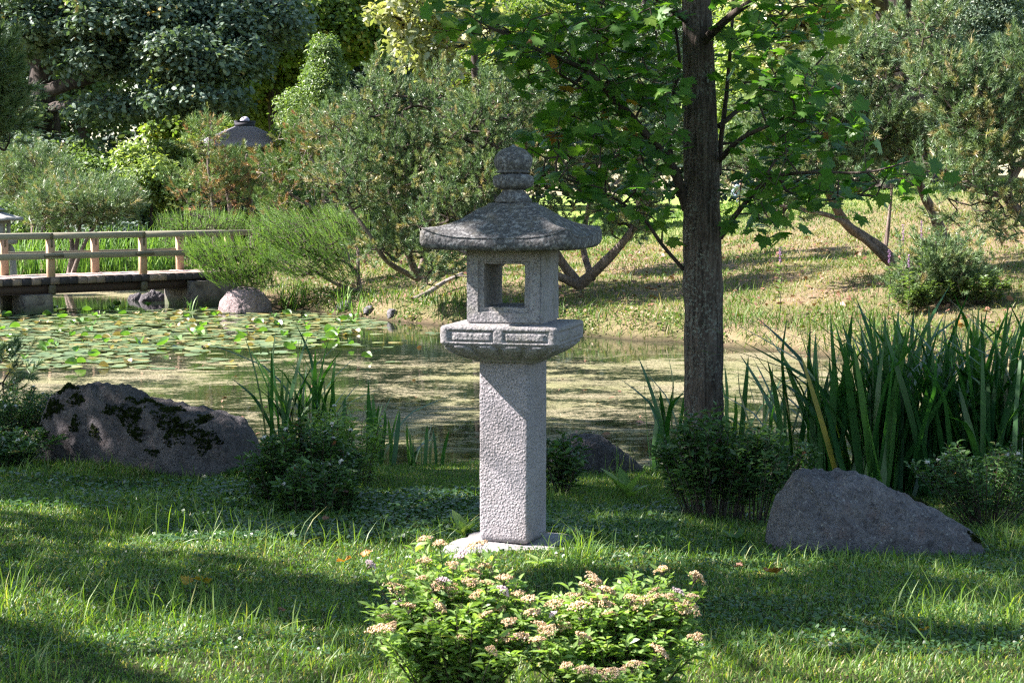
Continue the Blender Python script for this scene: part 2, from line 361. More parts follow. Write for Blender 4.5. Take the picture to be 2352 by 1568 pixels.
M['petal_cream'] = leafmat('flower_cream', [(0, (.60, .38, .20)), (.7, (.76, .53, .33)), (1, (.82, .64, .46))], .2, .7, .2, (1.1, 1, .8))
M['petal_pink'] = leafmat('flower_pink', [(0, (.74, .50, .52)), (1, (.86, .72, .75))], .25, .7, .2, (1.1, 1, 1))
M['petal_white'] = leafmat('flower_white', [(0, (.55, .55, .50)), (1, (.75, .75, .75))], .25, .7, .2, (1, 1, 1))
M['petal_purple'] = leafmat('flower_purple', [(0, (.33, .16, .34)), (1, (.50, .30, .52))], .25, .7, .2, (1, 1, 1))
def plain(name, col, rough=.7, spec=.3, var=.25, sc=20, stretch=(1, 1, 1), metal=0, b=.3, useattr=False):
    m, nt, bs, out = newmat(name); v = tc(nt, 'Object', stretch)
    c = mixc(nt, math_(nt, 'MULTIPLY', noi(nt, v, sc, 5, .65), var * 2), col, (col[0] * .45, col[1] * .45, col[2] * .45))
    nt.links.new(c, bs.inputs['Base Color']); bs.inputs['Roughness'].default_value = rough; bs.inputs['Specular IOR Level'].default_value = spec
    bs.inputs['Metallic'].default_value = metal; bump(nt, bs, noi(nt, v, sc * 2, 4), b, .005); return m
M['wood'] = plain('weathered_timber', (.44, .30, .20), .75, .25, .3, 6, (2, 2, 2))
M['wood_grey'] = plain('grey_timber', (.29, .265, .20), .8, .2, .35, 6)
M['steel_rust'] = plain('rusty_steel', (.07, .045, .035), .7, .3, .5, 12)
M['bracket'] = plain('brown_bracket', (.10, .085, .05), .55, .4, .3, 20)
M['cloth_blue'] = plain('pale_blue_sweatshirt', (.30, .36, .48), .9, .1); M['cloth_navy'] = plain('dark_trousers', (.03, .035, .06), .9, .1)
M['cloth_white'] = plain('white_hem', (.6, .6, .6), .9, .1); M['skin'] = plain('skin', (.5, .3, .22), .6, .3, .05); M['hair'] = plain('brown_hair', (.06, .04, .03), .7, .3)
M['plaster'] = plain('ochre_wall', (.38, .37, .20), .9, .1); M['roof_tile'] = plain('grey_roof', (.50, .47, .60), .6, .4, .2, 3, (1, 1, 9))
M['roof_dark'] = plain('dark_trim', (.07, .07, .09), .7, .3)
M['dark_timber'] = plain('dark_timber', (.06, .05, .045), .8, .2)
# deck boards: each end grain its own tone through the rnd attribute
m, nt, b, out = newmat('deck_boards'); at = nd(nt, 'Attribute', attribute_name='rnd')
c = ramp(nt, at.outputs['Fac'], [(0, (.03, .025, .03)), (.45, (.055, .045, .045)), (.5, (.2, .15, .12)), (.95, (.30, .22, .17)), (1, (.62, .48, .45))])
c = mixc(nt, math_(nt, 'MULTIPLY', noi(nt, tc(nt), 25, 5, .7), .5), c, (.02, .018, .018)); nt.links.new(c, b.inputs['Base Color']); b.inputs['Roughness'].default_value = .8
M['deck'] = m
# ground
def groundmat():
    m, nt, b, out = newmat('ground_soil_and_turf'); v = tc(nt)
    n1 = noi(nt, v, .8, 6, .6); n2 = noi(nt, v, 9, 6, .7); n3 = noi(nt, v, 60, 4, .7)
    near = mixc(nt, ramp(nt, n2, [(.35, 0), (.65, 1)]), (.045, .038, .02), (.04, .075, .018))
    far = mixc(nt, ramp(nt, n1, [(.4, 0), (.62, 1)]), (.27, .185, .125), (.14, .15, .055))
    far = mixc(nt, ramp(nt, n2, [(.42, 0), (.6, 1)]), far, (.17, .145, .08))
    s = nd(nt, 'SeparateXYZ', {'Vector': v}); f = nd(nt, 'MapRange', {'Value': s.outputs[1], 'From Min': 14, 'From Max': 19}).outputs[0]
    c = mixc(nt, f, near, far)
    f2 = nd(nt, 'MapRange', {'Value': s.outputs[1], 'From Min': 38, 'From Max': 46}).outputs[0]
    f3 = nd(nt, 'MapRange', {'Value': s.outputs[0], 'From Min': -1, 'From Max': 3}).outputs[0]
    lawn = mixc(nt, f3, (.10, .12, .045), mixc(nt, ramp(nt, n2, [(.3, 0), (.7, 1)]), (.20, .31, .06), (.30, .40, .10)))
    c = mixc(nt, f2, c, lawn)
    wet = nd(nt, 'MapRange', {'Value': s.outputs[2], 'From Min': -.42, 'From Max': -.30}).outputs[0]
    c = mixc(nt, wet, (.035, .028, .018), c)
    c = mixc(nt, math_(nt, 'MULTIPLY', n3, .6), c, mixc(nt, 1, c, (.4, .4, .4), 'MULTIPLY'))
    nt.links.new(c, b.inputs['Base Color']); b.inputs['Roughness'].default_value = .95; b.inputs['Specular IOR Level'].default_value = .1
    bump(nt, b, math_(nt, 'ADD', n2, math_(nt, 'MULTIPLY', n3, .5)), .8, .04); return m
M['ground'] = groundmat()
def watermat():
    m, nt, b, out = newmat('pond_water_with_scum'); v = tc(nt)
    vs_ = tc(nt, 'Object', (.75, 1, 1))
    n0 = noi(nt, vs_, .7, 3, .5, .5); n1 = noi(nt, vs_, 1.9, 12, .78, .7); n2 = noi(nt, v, 22, 5, .8); n4 = noi(nt, v, 48, 3, .85)
    s = nd(nt, 'SeparateXYZ', {'Vector': v})
    # the raft of scum is thick in the middle and near water, thin under the lilies and the bridge
    zn = nt.nodes.new('ShaderNodeFloatCurve'); cu = zn.mapping.curves[0]
    nt.links.new(math_(nt, 'DIVIDE', s.outputs[1], 40.0), zn.inputs[1])
    for p in [(.0, .58), (.30, .58), (.36, .60), (.42, .59), (.47, .60), (.53, .585), (.57, .52), (.68, .46), (.78, .40), (.86, .62), (1, .6)]: cu.points.new(*p)
    cu.points[0].location = (0, .6); zn.mapping.update()
    xr = nd(nt, 'MapRange', {'Value': s.outputs[0], 'From Min': -1.5, 'From Max': 2.0, 'To Min': 0, 'To Max': .02}).outputs[0]
    cov = math_(nt, 'ADD', zn.outputs[0], xr)
    q = math_(nt, 'ADD', math_(nt, 'MULTIPLY', n1, .66), math_(nt, 'ADD', math_(nt, 'MULTIPLY', n0, .24), math_(nt, 'MULTIPLY', n2, .34)))
    q = math_(nt, 'ADD', q, math_(nt, 'MULTIPLY', n4, .16))
    f = ramp(nt, math_(nt, 'ADD', math_(nt, 'SUBTRACT', cov, q), .55), [(.44, 0), (.50, 1)])
    sc_ = mixc(nt, ramp(nt, n4, [(.45, 0), (.55, 1)]), (.075, .075, .035), (.31, .26, .165))
    sc_ = mixc(nt, ramp(nt, noi(nt, vs_, 1.1, 4), [(.45, 0), (.68, .55)]), sc_, (.17, .18, .065))
    sc_ = mixc(nt, ramp(nt, n2, [(.58, 0), (.66, .7)]), sc_, (.10, .13, .04))
    b.inputs['Base Color'].default_value = (.012, .018, .010, 1); b.inputs['Roughness'].default_value = .04; b.inputs['IOR'].default_value = 1.33
    bump(nt, b, noi(nt, v, 3.5, 3), .10, .02)
    p2 = nd(nt, 'BsdfPrincipled', {'Base Color': sc_, 'Roughness': .85, 'Specular IOR Level': .25})
    b2 = nd(nt, 'Bump', {'Height': math_(nt, 'ADD', n4, n2), 'Strength': .8, 'Distance': .02}); nt.links.new(b2.outputs[0], p2.inputs['Normal'])
    mx = nd(nt, 'MixShader', {0: f}); nt.links.new(b.outputs[0], mx.inputs[1]); nt.links.new(p2.outputs[0], mx.inputs[2]); nt.links.new(mx.outputs[0], out.inputs[0])
    return m
M['water'] = watermat()

# ------------------------------------------------------------------ ground and water
def sheet(name, xs, ys, zf, mat):
    X, Y = np.meshgrid(xs, ys); Z = zf(X, Y); nx, ny = len(xs), len(ys)
    i = np.arange(ny - 1)[:, None] * nx + np.arange(nx - 1)[None]
    F = np.stack([i, i + 1, i + nx + 1, i + nx], -1).reshape(-1, 4)
    mb = MB(); mb.add(np.stack([X, Y, Z], -1).reshape(-1, 3), F); return mb.build(name, mat, smooth=True)
xs = np.unique(np.concatenate([np.linspace(-400, -40, 13), np.linspace(-40, -10, 41), np.linspace(-10, 12, 177), np.linspace(12, 40, 41), np.linspace(40, 400, 13)]))
ys = np.unique(np.concatenate([np.linspace(-60, 4, 17), np.linspace(4, 14, 101), np.linspace(14, 19, 31), np.linspace(19, 40, 141), np.linspace(40, 90, 61), np.linspace(90, 500, 20)]))
ground = tag(sheet('ground', xs, ys, gz, M['ground']), kind='structure')
water = tag(sheet('water', np.linspace(-80, 60, 15), np.linspace(9.5, 41, 9), lambda X, Y: X * 0 + WZ, M['water']), kind='structure')

# ------------------------------------------------------------------ stone lantern
def sqring(half, z, lift=0, n=128, p=16, th=0, disp=None, lq=3.5):
    a = np.linspace(0, 2 * PI, n, endpoint=False) + .001; a = a - .22 * np.sin(4 * a + PI) / 4 * -1; c, s = np.cos(a), np.sin(a)
    r = half / (np.abs(c) ** p + np.abs(s) ** p) ** (1 / p)
    q = (np.minimum(abs(c), abs(s)) / np.maximum(abs(c), abs(s))) ** lq
    x, y = r * c, r * s; zz = z + lift * q
    if disp is not None:      # inward push; u runs -1..1 along each side
        u = np.where(abs(c) > abs(s), y, x) / half; d = disp(u, z)
        x = np.where(abs(c) > abs(s), x - np.sign(c) * d, x); y = np.where(abs(c) > abs(s), y, y - np.sign(s) * d)
    ca, sa = math.cos(th), math.sin(th)
    return np.stack([x * ca - y * sa, x * sa + y * ca, zz + 0 * x], 1)
def loft(mb, rings, cap0=True, cap1=True, rough=0., mi=0, seed=0):
    n = len(rings[0]); V = np.concatenate(rings); m = len(rings)
    if rough:
        cen = V.mean(0)
        for i in range(len(V)):
            p = V[i] * 1.0; nv = mnoise.noise_vector((p[0] * 38 + seed, p[1] * 38, p[2] * 38)); nw = mnoise.noise_vector((p[0] * 9 + seed, p[1] * 9, p[2] * 9))
            V[i] += (np.array(nv) * .6 + np.array(nw)) * rough
    i = np.arange(m - 1)[:, None] * n; j = np.arange(n)[None]; j2 = (j + 1) % n
    F = np.stack([i + j, i + j2, i + n + j2, i + n + j], -1).reshape(-1, 4)
    mb.add(V, F, .5, mi)
    for k, flag in ((0, cap0), (m - 1, cap1)):
        if flag:
            R = V[k * n:(k + 1) * n]; c = R.mean(0); W_ = np.vstack([R, c]); f = np.array([[a, (a + 1) % n, n] for a in range(n)])
            mb.add(W_, f if k else f[:, ::-1], .5, mi)
def lathe(mb, prof, n=56, mod=None, rough=0., mi=0):
    a = np.linspace(0, 2 * PI, n, endpoint=False)
    rings = [np.stack([r * (1 + (mod(a, z) if mod else 0)) * np.cos(a), r * (1 + (mod(a, z) if mod else 0)) * np.sin(a), z + 0 * a], 1) for r, z in prof]
    loft(mb, rings, True, True, rough, mi)
LX, LY = .006, 8.0
TH = -math.radians(14.7); THP = -math.radians(22)
lan = thing('stone_lantern', 'tall grey granite garden lantern with square post and curved roof in the lawn centre', 'lantern', (LX, LY, 0))
# slab
def slab_disp(u, z): return .02 * np.sin(u * 3 + z * 40) + .012 * np.sin(u * 9)
mb = MB(); rr = []
for h, z in ((.275, -.12), (.275, -.01), (.268, .012), (.24, .022), (.18, .029), (.10, .031)): rr.append(sqring(h, z, 0, 96, 5, THP * .8, slab_disp))
loft(mb, rr, False, True, .006); mb.build('base_slab', M['granite_mid'], lan, True)
# post
mb = MB(); zs = np.concatenate([[.034, .040, .048], np.linspace(.058, .842, 96), [.85]]); hs = np.concatenate([[.106, .113, .117], np.full(96, .1195), [.1195]])
loft(mb, [sqring(h, z, 0, 176, 22, THP) for h, z in zip(hs, zs)], True, True, .0016); mb.build('post', M['granite'], lan, True)
# middle platform with recessed panels and petals
def pdisp(u, z):
    d = 0 * u
    if .948 < z < .998:
        e = np.minimum(np.abs(np.abs(u) - .10), np.abs(np.abs(u) - .84)) < .0
        d = d + .0085 * ((np.abs(u) > .09) & (np.abs(u) < .84)) - .0075 * ((np.abs(u) > .12) & (np.abs(u) < .81)) * (.955 < z < .990) 
    if z < .930:
        w = np.abs(np.sin((u * 2.25 + .0) * PI)); t = (.93 - z) / .07
        d = d + .012 * (w < .35 + .4 * (t < .12)) * (t < .9) - .006 * w
    return d
prof = [(.20, 1.0235), (.235, 1.022), (.258, 1.0185), (.2655, 1.013), (.268, 1.006), (.268, .999), (.268, .9975), (.268, .991), (.268, .989), (.268, .98), (.268, .97), (.268, .962), (.268, .956), (.268, .954), (.268, .949), (.268, .947), (.268, .941), (.264, .937), (.259, .9355), (.262, .932), (.262, .929), (.256, .921), (.247, .911), (.232, .899), (.212, .886), (.190, .875), (.165, .864), (.146, .858), (.143, .850), (.12, .8495)]
mb = MB(); loft(mb, [sqring(h, z, 0, 260, 40 if z > .93 else 18, TH, pdisp) for h, z in prof], True, True, .0022); mb.build('platform', M['granite_mid'], lan, True)
# fire box: a square block with a framed opening right through
def firebox():
    bm = bmesh.new(); H = .171; z0, z1 = 1.0245, 1.372
    def ring(hx, za, zb, y): return [bm.verts.new((sx * hx, y, z)) for sx, z in ((-1, za), (1, za), (1, zb), (-1, zb))]
    R = [ring(H, z0, z1, -H), ring(.119, 1.074, 1.300, -H), ring(.117, 1.076, 1.298, -H + .012), ring(.094, 1.096, 1.290, -H + .012), ring(.092, 1.098, 1.288, -H + .02),
         ring(.092, 1.098, 1.288, H - .02), ring(.094, 1.096, 1.290, H - .012), ring(.117, 1.076, 1.298, H - .012), ring(.119, 1.074, 1.300, H), ring(H, z0, z1, H)]
    for a, b_ in zip(R[:-1], R[1:]):
        for j in range(4): bm.faces.new((a[j], a[(j+1) % 4], b_[(j+1) % 4], b_[j]))
    a, b_ = R[-1], R[0]
    for j in range(4): bm.faces.new((a[j], a[(j+1) % 4], b_[(j+1) % 4], b_[j]))
    bmesh.ops.recalc_face_normals(bm, faces=bm.faces)
    out_e = [e for e in bm.edges if all(abs(abs(v.co.x) - H) < 1e-5 and (abs(v.co.z - z0) < 1e-5 or abs(v.co.z - z1) < 1e-5) for v in e.verts)]
    bmesh.ops.bevel(bm, geom=out_e, offset=.007, segments=2, affect='EDGES')
    for k in range(4):
        bmesh.ops.subdivide_edges(bm, edges=[e for e in bm.edges if e.calc_length() > .022], cuts=1, use_grid_fill=True)
    bmesh.ops.triangulate(bm, faces=[f for f in bm.faces if len(f.verts) > 4])
    for v in bm.verts:
        p = v.co; v.co = p + mnoise.noise_vector(p * 38) * .0014 + mnoise.noise_vector(p * 9) * .002
        if abs(p.x - H) < .004 and abs(p.y) < .13: v.co.x -= .003 * (1 if math.sin(p.z * 190) > .1 else 0)
    me = bpy.data.meshes.new('fire_box'); bm.to_mesh(me); bm.free(); me.materials.append(M['granite_mid'])
    o = bpy.data.objects.new('fire_box', me); COL.objects.link(o); o.rotation_euler = (0, 0, TH); o.parent = lan
    for p in me.polygons: p.use_smooth = True
    md = o.modifiers.new('split', 'EDGE_SPLIT'); md.split_angle = math.radians(40)
    return o
firebox()
# roof
hh = [.10, .13, .165, .20, .24, .275, .31, .325, .334]; zz = [1.553, 1.534, 1.508, 1.482, 1.456, 1.434, 1.417, 1.411, 1.409]; ll = [0, 0, .002, .007, .015, .026, .039, .044, .047]
rings = [(.03, 1.558, 0), (.085, 1.558, 0), (.097, 1.556, 0), (.1005, 1.549, 0)] + list(zip(hh, zz, ll))
rings[4] = (.104, 1.545, 0)
R_ = [sqring(h, z, l, 220, 14 if h < .26 else 34, TH) for h, z, l in rings]
for h, z, l in ((.336, 1.4065, .047), (.3325, 1.403, .046), (.3325, 1.400, .045), (.339, 1.397, .044), (.340, 1.385, .032), (.340, 1.370, .020), (.336, 1.362, .016), (.325, 1.354, .010), (.30, 1.351, .004), (.24, 1.356, 0), (.19, 1.365, 0), (.165, 1.3725, 0)):
    R_.append(sqring(h, z, l, 220, 40, TH))
mb = MB(); loft(mb, R_, True, True, .0026, 0, 5); roof = mb.build('roof', M['granite_dark'], lan, True)
# finial: foot, lotus ring, jewel
mb = MB(); lathe(mb, [(.03, 1.5585), (.083, 1.559), (.084, 1.568), (.080, 1.578), (.066, 1.593), (.053, 1.606), (.049, 1.616)], rough=.0015)
fin = mb.build('finial', M['granite_dark'], lan, True)
mb = MB(); lathe(mb, [(.045, 1.6165), (.058, 1.618), (.083, 1.630), (.092, 1.641), (.0945, 1.655), (.093, 1.668), (.089, 1.676), (.075, 1.683), (.06, 1.686)], 80, lambda a, z: -.05 * (np.abs(np.sin(a * 4)) < (.25 + 6 * abs(z - 1.655))) * (1.63 < z < 1.675), .0012)
mb.build('lotus_ring', M['granite_dark'], fin, True)
mb = MB(); pr = [(.045, 1.6865), (.066, 1.689), (.076, 1.697)]
pr += [(.0872 * math.cos(t), 1.742 + .066 * math.sin(t)) for t in np.linspace(-.70, 1.32, 16)] + [(.012, 1.811), (.004, 1.817)]
lathe(mb, pr, 56, None, .002); mb.build('jewel', M['granite_dark'], fin, True)

# ------------------------------------------------------------------ boulders
def boulder(name, label, prof, depth, loc, mat, seed, rz=0, nz=.05, moss=None, group=None, flat=.75):
    """prof: (x, height) along the length, in metres; the length lies along local X"""
    nu, nv = 170, 96; xs_ = [p[0] for p in prof]; hs_ = [p[1] for p in prof]; x0, x1 = xs_[0], xs_[-1]
    P = np.zeros((nu, nv, 3)); L = x1 - x0
    for i in range(nu):
        t = .5 - .5 * math.cos(PI * i / (nu - 1)); x = x0 + L * t; h = float(np.interp(x, xs_, hs_))
        d = depth * (1 - abs(2 * t - 1) ** 2.6) ** .5 * (.8 + .2 * math.sin(t * 5 + seed)) + .001
        for j in range(nv):
            f = -.35 + (PI + .7) * j / (nv - 1); c, s = math.cos(f), math.sin(f)
            y = -d * math.copysign(abs(c) ** flat, c); z = (h + .02) * math.copysign(abs(s) ** .85, s)
            q = Vector((x * 3.6 + seed * 3.1, y * 3.6, z * 3.6)); nn = mnoise.fractal(q, .9, 2.1, 5)
            q2 = Vector((x * 8 + seed, y * 8, z * 8)); rd = mnoise.ridged_multi_fractal(q2, .8, 2.3, 5, 1.0, 2.0); rd += 1.6 * mnoise.fractal(q2 * 2.3, .8, 2.2, 4) - 5.0 * (abs(mnoise.noise(q * 1.15)) - .2)
            k = 1 + nz * 1.3 * nn + nz * .5 * (rd - 1)
            P[i, j] = (x + nz * .3 * mnoise.noise(q * 2) , y * k, z * k if z > 0 else z)
    mb = MB(); i = np.arange(nu - 1)[:, None] * nv + np.arange(nv - 1)[None]
    mb.add(P.reshape(-1, 3), np.stack([i, i + nv, i + nv + 1, i + 1], -1).reshape(-1, 4))
    t = thing(name, label, 'boulder', loc, rz, group); mb.build('stone', mat, t, True)
    if moss:
        g = np.random.default_rng(seed)
        for (u0, v0, ru, rv, n) in moss:
            ru *= .78; rv *= .78; a = g.random(n) * 2 * PI; r = np.sqrt(g.random(n)); rr_ = r * (1 + .35 * np.sin(a * 3 + u0 * 9) + .2 * np.sin(a * 7 + v0 * 5))
            uu = np.clip((u0 + ru * rr_ * np.cos(a)) * (nu - 1), 0, nu - 2); vv = np.clip((v0 + rv * rr_ * np.sin(a)) * (nv - 1), 0, nv - 2)
            iu, iv = uu.astype(int), vv.astype(int); fu, fv = (uu - iu)[:, None], (vv - iv)[:, None]
            p = P[iu, iv] * (1 - fu) * (1 - fv) + P[iu + 1, iv] * fu * (1 - fv) + P[iu, iv + 1] * (1 - fu) * fv + P[iu + 1, iv + 1] * fu * fv
            nn_ = nrm(np.cross(P[iu + 1, iv] - P[iu, iv], P[iu, iv + 1] - P[iu, iv])); nn_ = np.where((nn_ * (p - np.array([0, 0, .0]))).sum(1, keepdims=True) < 0, -nn_, nn_)
            TV = np.array([[-.006, 0, 0], [.006, 0, 0], [.002, .001, .014], [0, -.006, 0], [0, .006, 0], [-.002, .001, .012]]); TF = np.array([[0, 1, 2], [3, 4, 5]])
            mb = MB(); inst(mb, TV, TF, p + nn_ * (.010 * (1 - r[:, None] ** 2)), frames(nrm(nn_ + g.normal(0, .45, (n, 3))), g.random(n) * 6), g.uniform(.7, 1.4, n), g.random(n))
            mb.build('moss_patch', M['moss'], t)
    return t
pl = GP(340, 1080); 
boulder('boulder', 'long dark boulder with black green moss patches lying on the left bank', [(-.88, .0), (-.85, .20), (-.74, .37), (-.58, .45), (-.36, .47), (-.16, .455), (-.02, .42), (.12, .40), (.32, .375), (.52, .345), (.70, .31), (.80, .22), (.87, .0)],
        .36, (W(335, 1000, 11.45)[0], 11.45, -.15), M['rock_dark'], 3, math.radians(-27), .06,
        [(.24, .30, .055, .06, 420), (.20, .19, .03, .025, 120), (.34, .22, .02, .04, 110), (.33, .34, .03, .05, 160), (.50, .30, .075, .07, 520), (.545, .22, .03, .03, 140), (.60, .16, .025, .02, 70), (.66, .30, .085, .10, 640), (.60, .42, .06, .05, 320), (.76, .26, .06, .07, 420), (.52, .42, .05, .03, 200), (.27, .42, .05, .035, 200), (.16, .24, .02, .02, 50), (.73, .40, .03, .04, 140), (.41, .19, .02, .03, 80)])
boulder('boulder', 'smooth grey boulder sloping down to the right, in front of the sword leaved plants', [(-.50, .0), (-.49, .12), (-.45, .25), (-.37, .345), (-.27, .385), (-.15, .38), (-.02, .345), (.12, .275), (.26, .205), (.38, .15), (.47, .09), (.51, .02)],
        .30, tuple(on(W(2012, 1270, 8.1)[0], 8.15, -.03)), M['rock_grey'], 8, math.radians(-6), .055, [(.50, .62, .05, .02, 120), (.62, .60, .06, .02, 160), (.83, .35, .05, .03, 90)])
boulder('boulder', 'small dark wet boulder at the water edge just behind the lantern post', [(-.36, .0), (-.30, .15), (-.16, .24), (.0, .23), (.14, .16), (.26, .08), (.34, .0)], .22, (W(1370, 1090, 11.7)[0], 11.75, -.27), M['rock_dark'], 12, .2, .07)
boulder('boulder', 'rounded pinkish boulder at the foot of the juniper beside the bridge', [(-.46, .0), (-.42, .2), (-.27, .38), (-.05, .45), (.15, .44), (.32, .34), (.43, .2), (.47, .0)], .4, (W(562, 690, 30)[0], 30.0, WZ - .04), M['rock_pink'], 5, 0, .03)
for k, (ix, D, s_, lab) in enumerate([(318, 33.4, .20, 'low brown stone by the water under the bridge, nearest the pier'), (352, 33.0, .28, 'brown stone under the bridge against the abutment block')]):
    boulder('boulder', lab, [(-s_, 0), (-s_ * .8, s_ * .5), (0, s_ * .75), (s_ * .7, s_ * .5), (s_, 0)], s_ * .7, (W(ix, 680, D)[0], D, WZ - .03), M['rock_dark'], 20 + k, .4 * k, .1)
for k, (ix, iy, s_) in enumerate([(795, 712, .16), (850, 722, .12), (900, 728, .14)]):
    p = GP(ix, iy - 8); boulder('boulder', ['small bank stone left of three below the juniper', 'small bank stone middle of three below the juniper', 'small bank stone right of three near the pine roots'][k], [(-s_, 0), (-s_ * .7, s_ * .5), (0, s_ * .7), (s_ * .7, s_ * .45), (s_, 0)], s_ * .7, tuple(p - [0, 0, .02]), M['rock_grey'], 30 + k, k, .1)

# ------------------------------------------------------------------ bridge
B0 = np.array([-8.39, 29.1]); BD = np.array([.754, .657]); BN = np.array([-.657, .754]); BA = math.atan2(BD[1], BD[0]); DZ = .203; BW = 1.08
br = thing('footbridge', 'low timber footbridge with pale railings crossing the pond', 'bridge', (B0[0], B0[1], 0))
def bp(t, w, z): q = BD * t + BN * w; return (q[0], q[1], z)
mb = MB(); g = np.random.default_rng(11); t = -6.0
while t < 4.6:
    w_ = .168; tone = (g.random() * .4 if g.random() < .62 else .5 + g.random() * .4); L = BW + g.uniform(-.01, .02)
    V = []; cx = bp(t, BW / 2, DZ - .062); z0 = DZ - .125; z1 = DZ - .006 + g.uniform(-.004, .004)
    k0 = mb.n; box(mb, (cx[0], cx[1], (z0 + z1) / 2), (w_ - .006, L, z1 - z0), BA, tone)
    box(mb, (cx[0], cx[1], z1 + .004), (w_ - .010, L - .004, .0075), BA, .93 + .07 * g.random()); t += w_ + .002
mb.build('deck', M['deck'], br)
for w_ in (.12, .96):
    mb = MB(); c = bp(-.7, w_, DZ - .135 - .07); box(mb, c, (10.6, .10, .125), BA); c = bp(-.7, w_, DZ - .135 - .138); box(mb, c, (10.6, .14, .012), BA); c = bp(-.7, w_, DZ - .135 - .004); box(mb, c, (10.6, .14, .006), BA)
    mb.build('beam', M['steel_rust'], br)
for w_, ts in ((.06, (-4.3, -2.55, -.81, .926, 2.66, 4.4)), (BW - .06, (-4.7, -2.95, -1.2, .55, 2.25, 3.96))):
    for t in ts:
        mb = MB(); c = bp(t, w_, (DZ + .84) / 2); box(mb, c, (.115, .10, .84 - DZ), BA); po = mb.build('railing_post', M['wood'], br)
        mb = MB(); c = bp(t, w_ - .053, .78); box(mb, c, (.035, .006, .17), BA); mb.build('bracket', M['bracket'], po)
for w_, z in ((.06, .887), (BW - .06, .872)):
    edges_ = [-6.0, -.81, .926, 2.66, 4.9] if w_ < .5 else [-6.0, -1.2, 2.25, 4.9]
    for a, b_ in zip(edges_[:-1], edges_[1:]):
        mb = MB(); box(mb, bp((a + b_) / 2, w_, z), (b_ - a - .008, .12, .10), BA); mb.build('top_rail', M['wood_grey'], br)
    for e in edges_[1:-1]:
        mb = MB(); box(mb, bp(e, w_, z), (.05, .126, .106), BA); mb.build('joint_plate', M['bracket'], br)
for w_, z in ((.0, .555), (BW, .553)):
    mb = MB(); box(mb, bp(-.55, w_ - .006, z), (10.9, .035, .10), BA); mb.build('middle_rail', M['wood_grey'], br)
for e in (.95, 2.66):
    mb = MB(); box(mb, bp(e, -.028, .555), (.36, .008, .045), BA); mb.build('joint_plate', M['bracket'], br)
for t in (-2.55, -.81, .926, 2.66):
    mb = MB(); box(mb, bp(t, .05, DZ - .215), (.11, .09, .17), BA); box(mb, bp(t, 0.0, DZ - .18), (.03, .02, .03), BA); box(mb, bp(t, 0.0, DZ - .26), (.03, .02, .03), BA); mb.build('beam_clamp', M['bracket'], br)
m, nt, b, out = newmat('pier_stone'); v = tc(nt); n1 = noi(nt, v, 5, 6, .7, .5); s = nd(nt, 'SeparateXYZ', {'Vector': v})
c = mixc(nt, ramp(nt, n1, [(.35, 0), (.6, 1)]), (.06, .05, .045), (.18, .16, .14))
c = mixc(nt, math_(nt, 'MULTIPLY', nd(nt, 'MapRange', {'Value': s.outputs[2], 'From Min': -.22, 'From Max': -.36}).outputs[0], ramp(nt, n1, [(.3, 0), (.6, 1)])), c, (.045, .075, .012))
nt.links.new(c, b.inputs['Base Color']); b.inputs['Roughness'].default_value = .9; bump(nt, b, n1, .7, .03); M['pier'] = m
for t, w_, a in ((.62, .12, .50), (-.55, .12, .50), (.62, .95, .50), (-.55, .95, .5), (-3.9, .12, .5)):
    mb = MB(); z0, z1 = -1.05, DZ - .285; q = bp(t, w_, 0)
    loft(mb, [np.column_stack([sqring(.26, z, 0, 48, 12, BA)[:, :2] + np.array(q[:2]), np.full(48, z)]) for z in np.linspace(z0, z1, 14)], True, True, .012, 0, t * 7)
    mb.build('pier', M['pier'], br, True)
mb = MB(); q = bp(4.15, .5, 0)
loft(mb, [np.column_stack([sqring(.5, z, 0, 64, 14, BA)[:, :2] * [1.1, 1.25] + np.array(q[:2]), np.full(64, z)]) for z in np.linspace(-.9, DZ - .14, 12)], True, True, .02, 0, 3)
mb.build('abutment', M['pier'], br, True)

# ------------------------------------------------------------------ second stone lantern, left edge
lc = W(-12, 560, 35.0); lz = float(gz(lc[0], 35.0))
l2 = thing('stone_lantern', 'low wide roofed stone lantern on arched legs at the left edge behind the bridge', 'lantern', (lc[0], 35.0, 0))
def hexring(r, z, n=72, th=.2, lift=0):
    a = np.linspace(0, 2 * PI, n, endpoint=False); k = PI / 3; aa = (a % k) - k / 2; rr_ = r * math.cos(PI / 6) / np.cos(aa); q = (np.abs(aa) / (k / 2)) ** 4
    return np.stack([rr_ * np.cos(a + th), rr_ * np.sin(a + th), z + lift * q], 1)
mb = MB(); loft(mb, [hexring(r, z, lift=l) for r, z, l in ((.05, 1.26, 0), (.13, 1.25, 0), (.30, 1.19, 0), (.46, 1.14, .01), (.56, 1.115, .015), (.565, 1.075, .01), (.53, 1.065, 0), (.2, 1.07, 0))], True, True, .008); mb.build('roof', M['granite_far'], l2, True)
mb = MB(); lathe(mb, [(.05, 1.255), (.19, 1.265), (.21, 1.285), (.18, 1.305), (.08, 1.325), (.07, 1.34), (.11, 1.37), (.12, 1.41), (.08, 1.46), (.01, 1.50)], 32); mb.build('finial', M['granite_far'], l2, True)
mb = MB()
for k in range(6):
    a = k * PI / 3 + .2; box(mb, (.27 * math.cos(a), .27 * math.sin(a), .90), (.075, .075, .34), a)
    a2 = a + PI / 6; box(mb, (.235 * math.cos(a2), .235 * math.sin(a2), .755), (.05, .20, .05), a2); box(mb, (.235 * math.cos(a2), .235 * math.sin(a2), 1.04), (.05, .20, .055), a2)
mb.build('fire_box', M['granite_far'], l2)
mb = MB(); loft(mb, [hexring(r, z) for r, z in ((.2, .735), (.42, .73), (.43, .71), (.43, .62), (.40, .60), (.2, .6))], True, True, .004); mb.build('platform', M['granite_far'], l2, True)
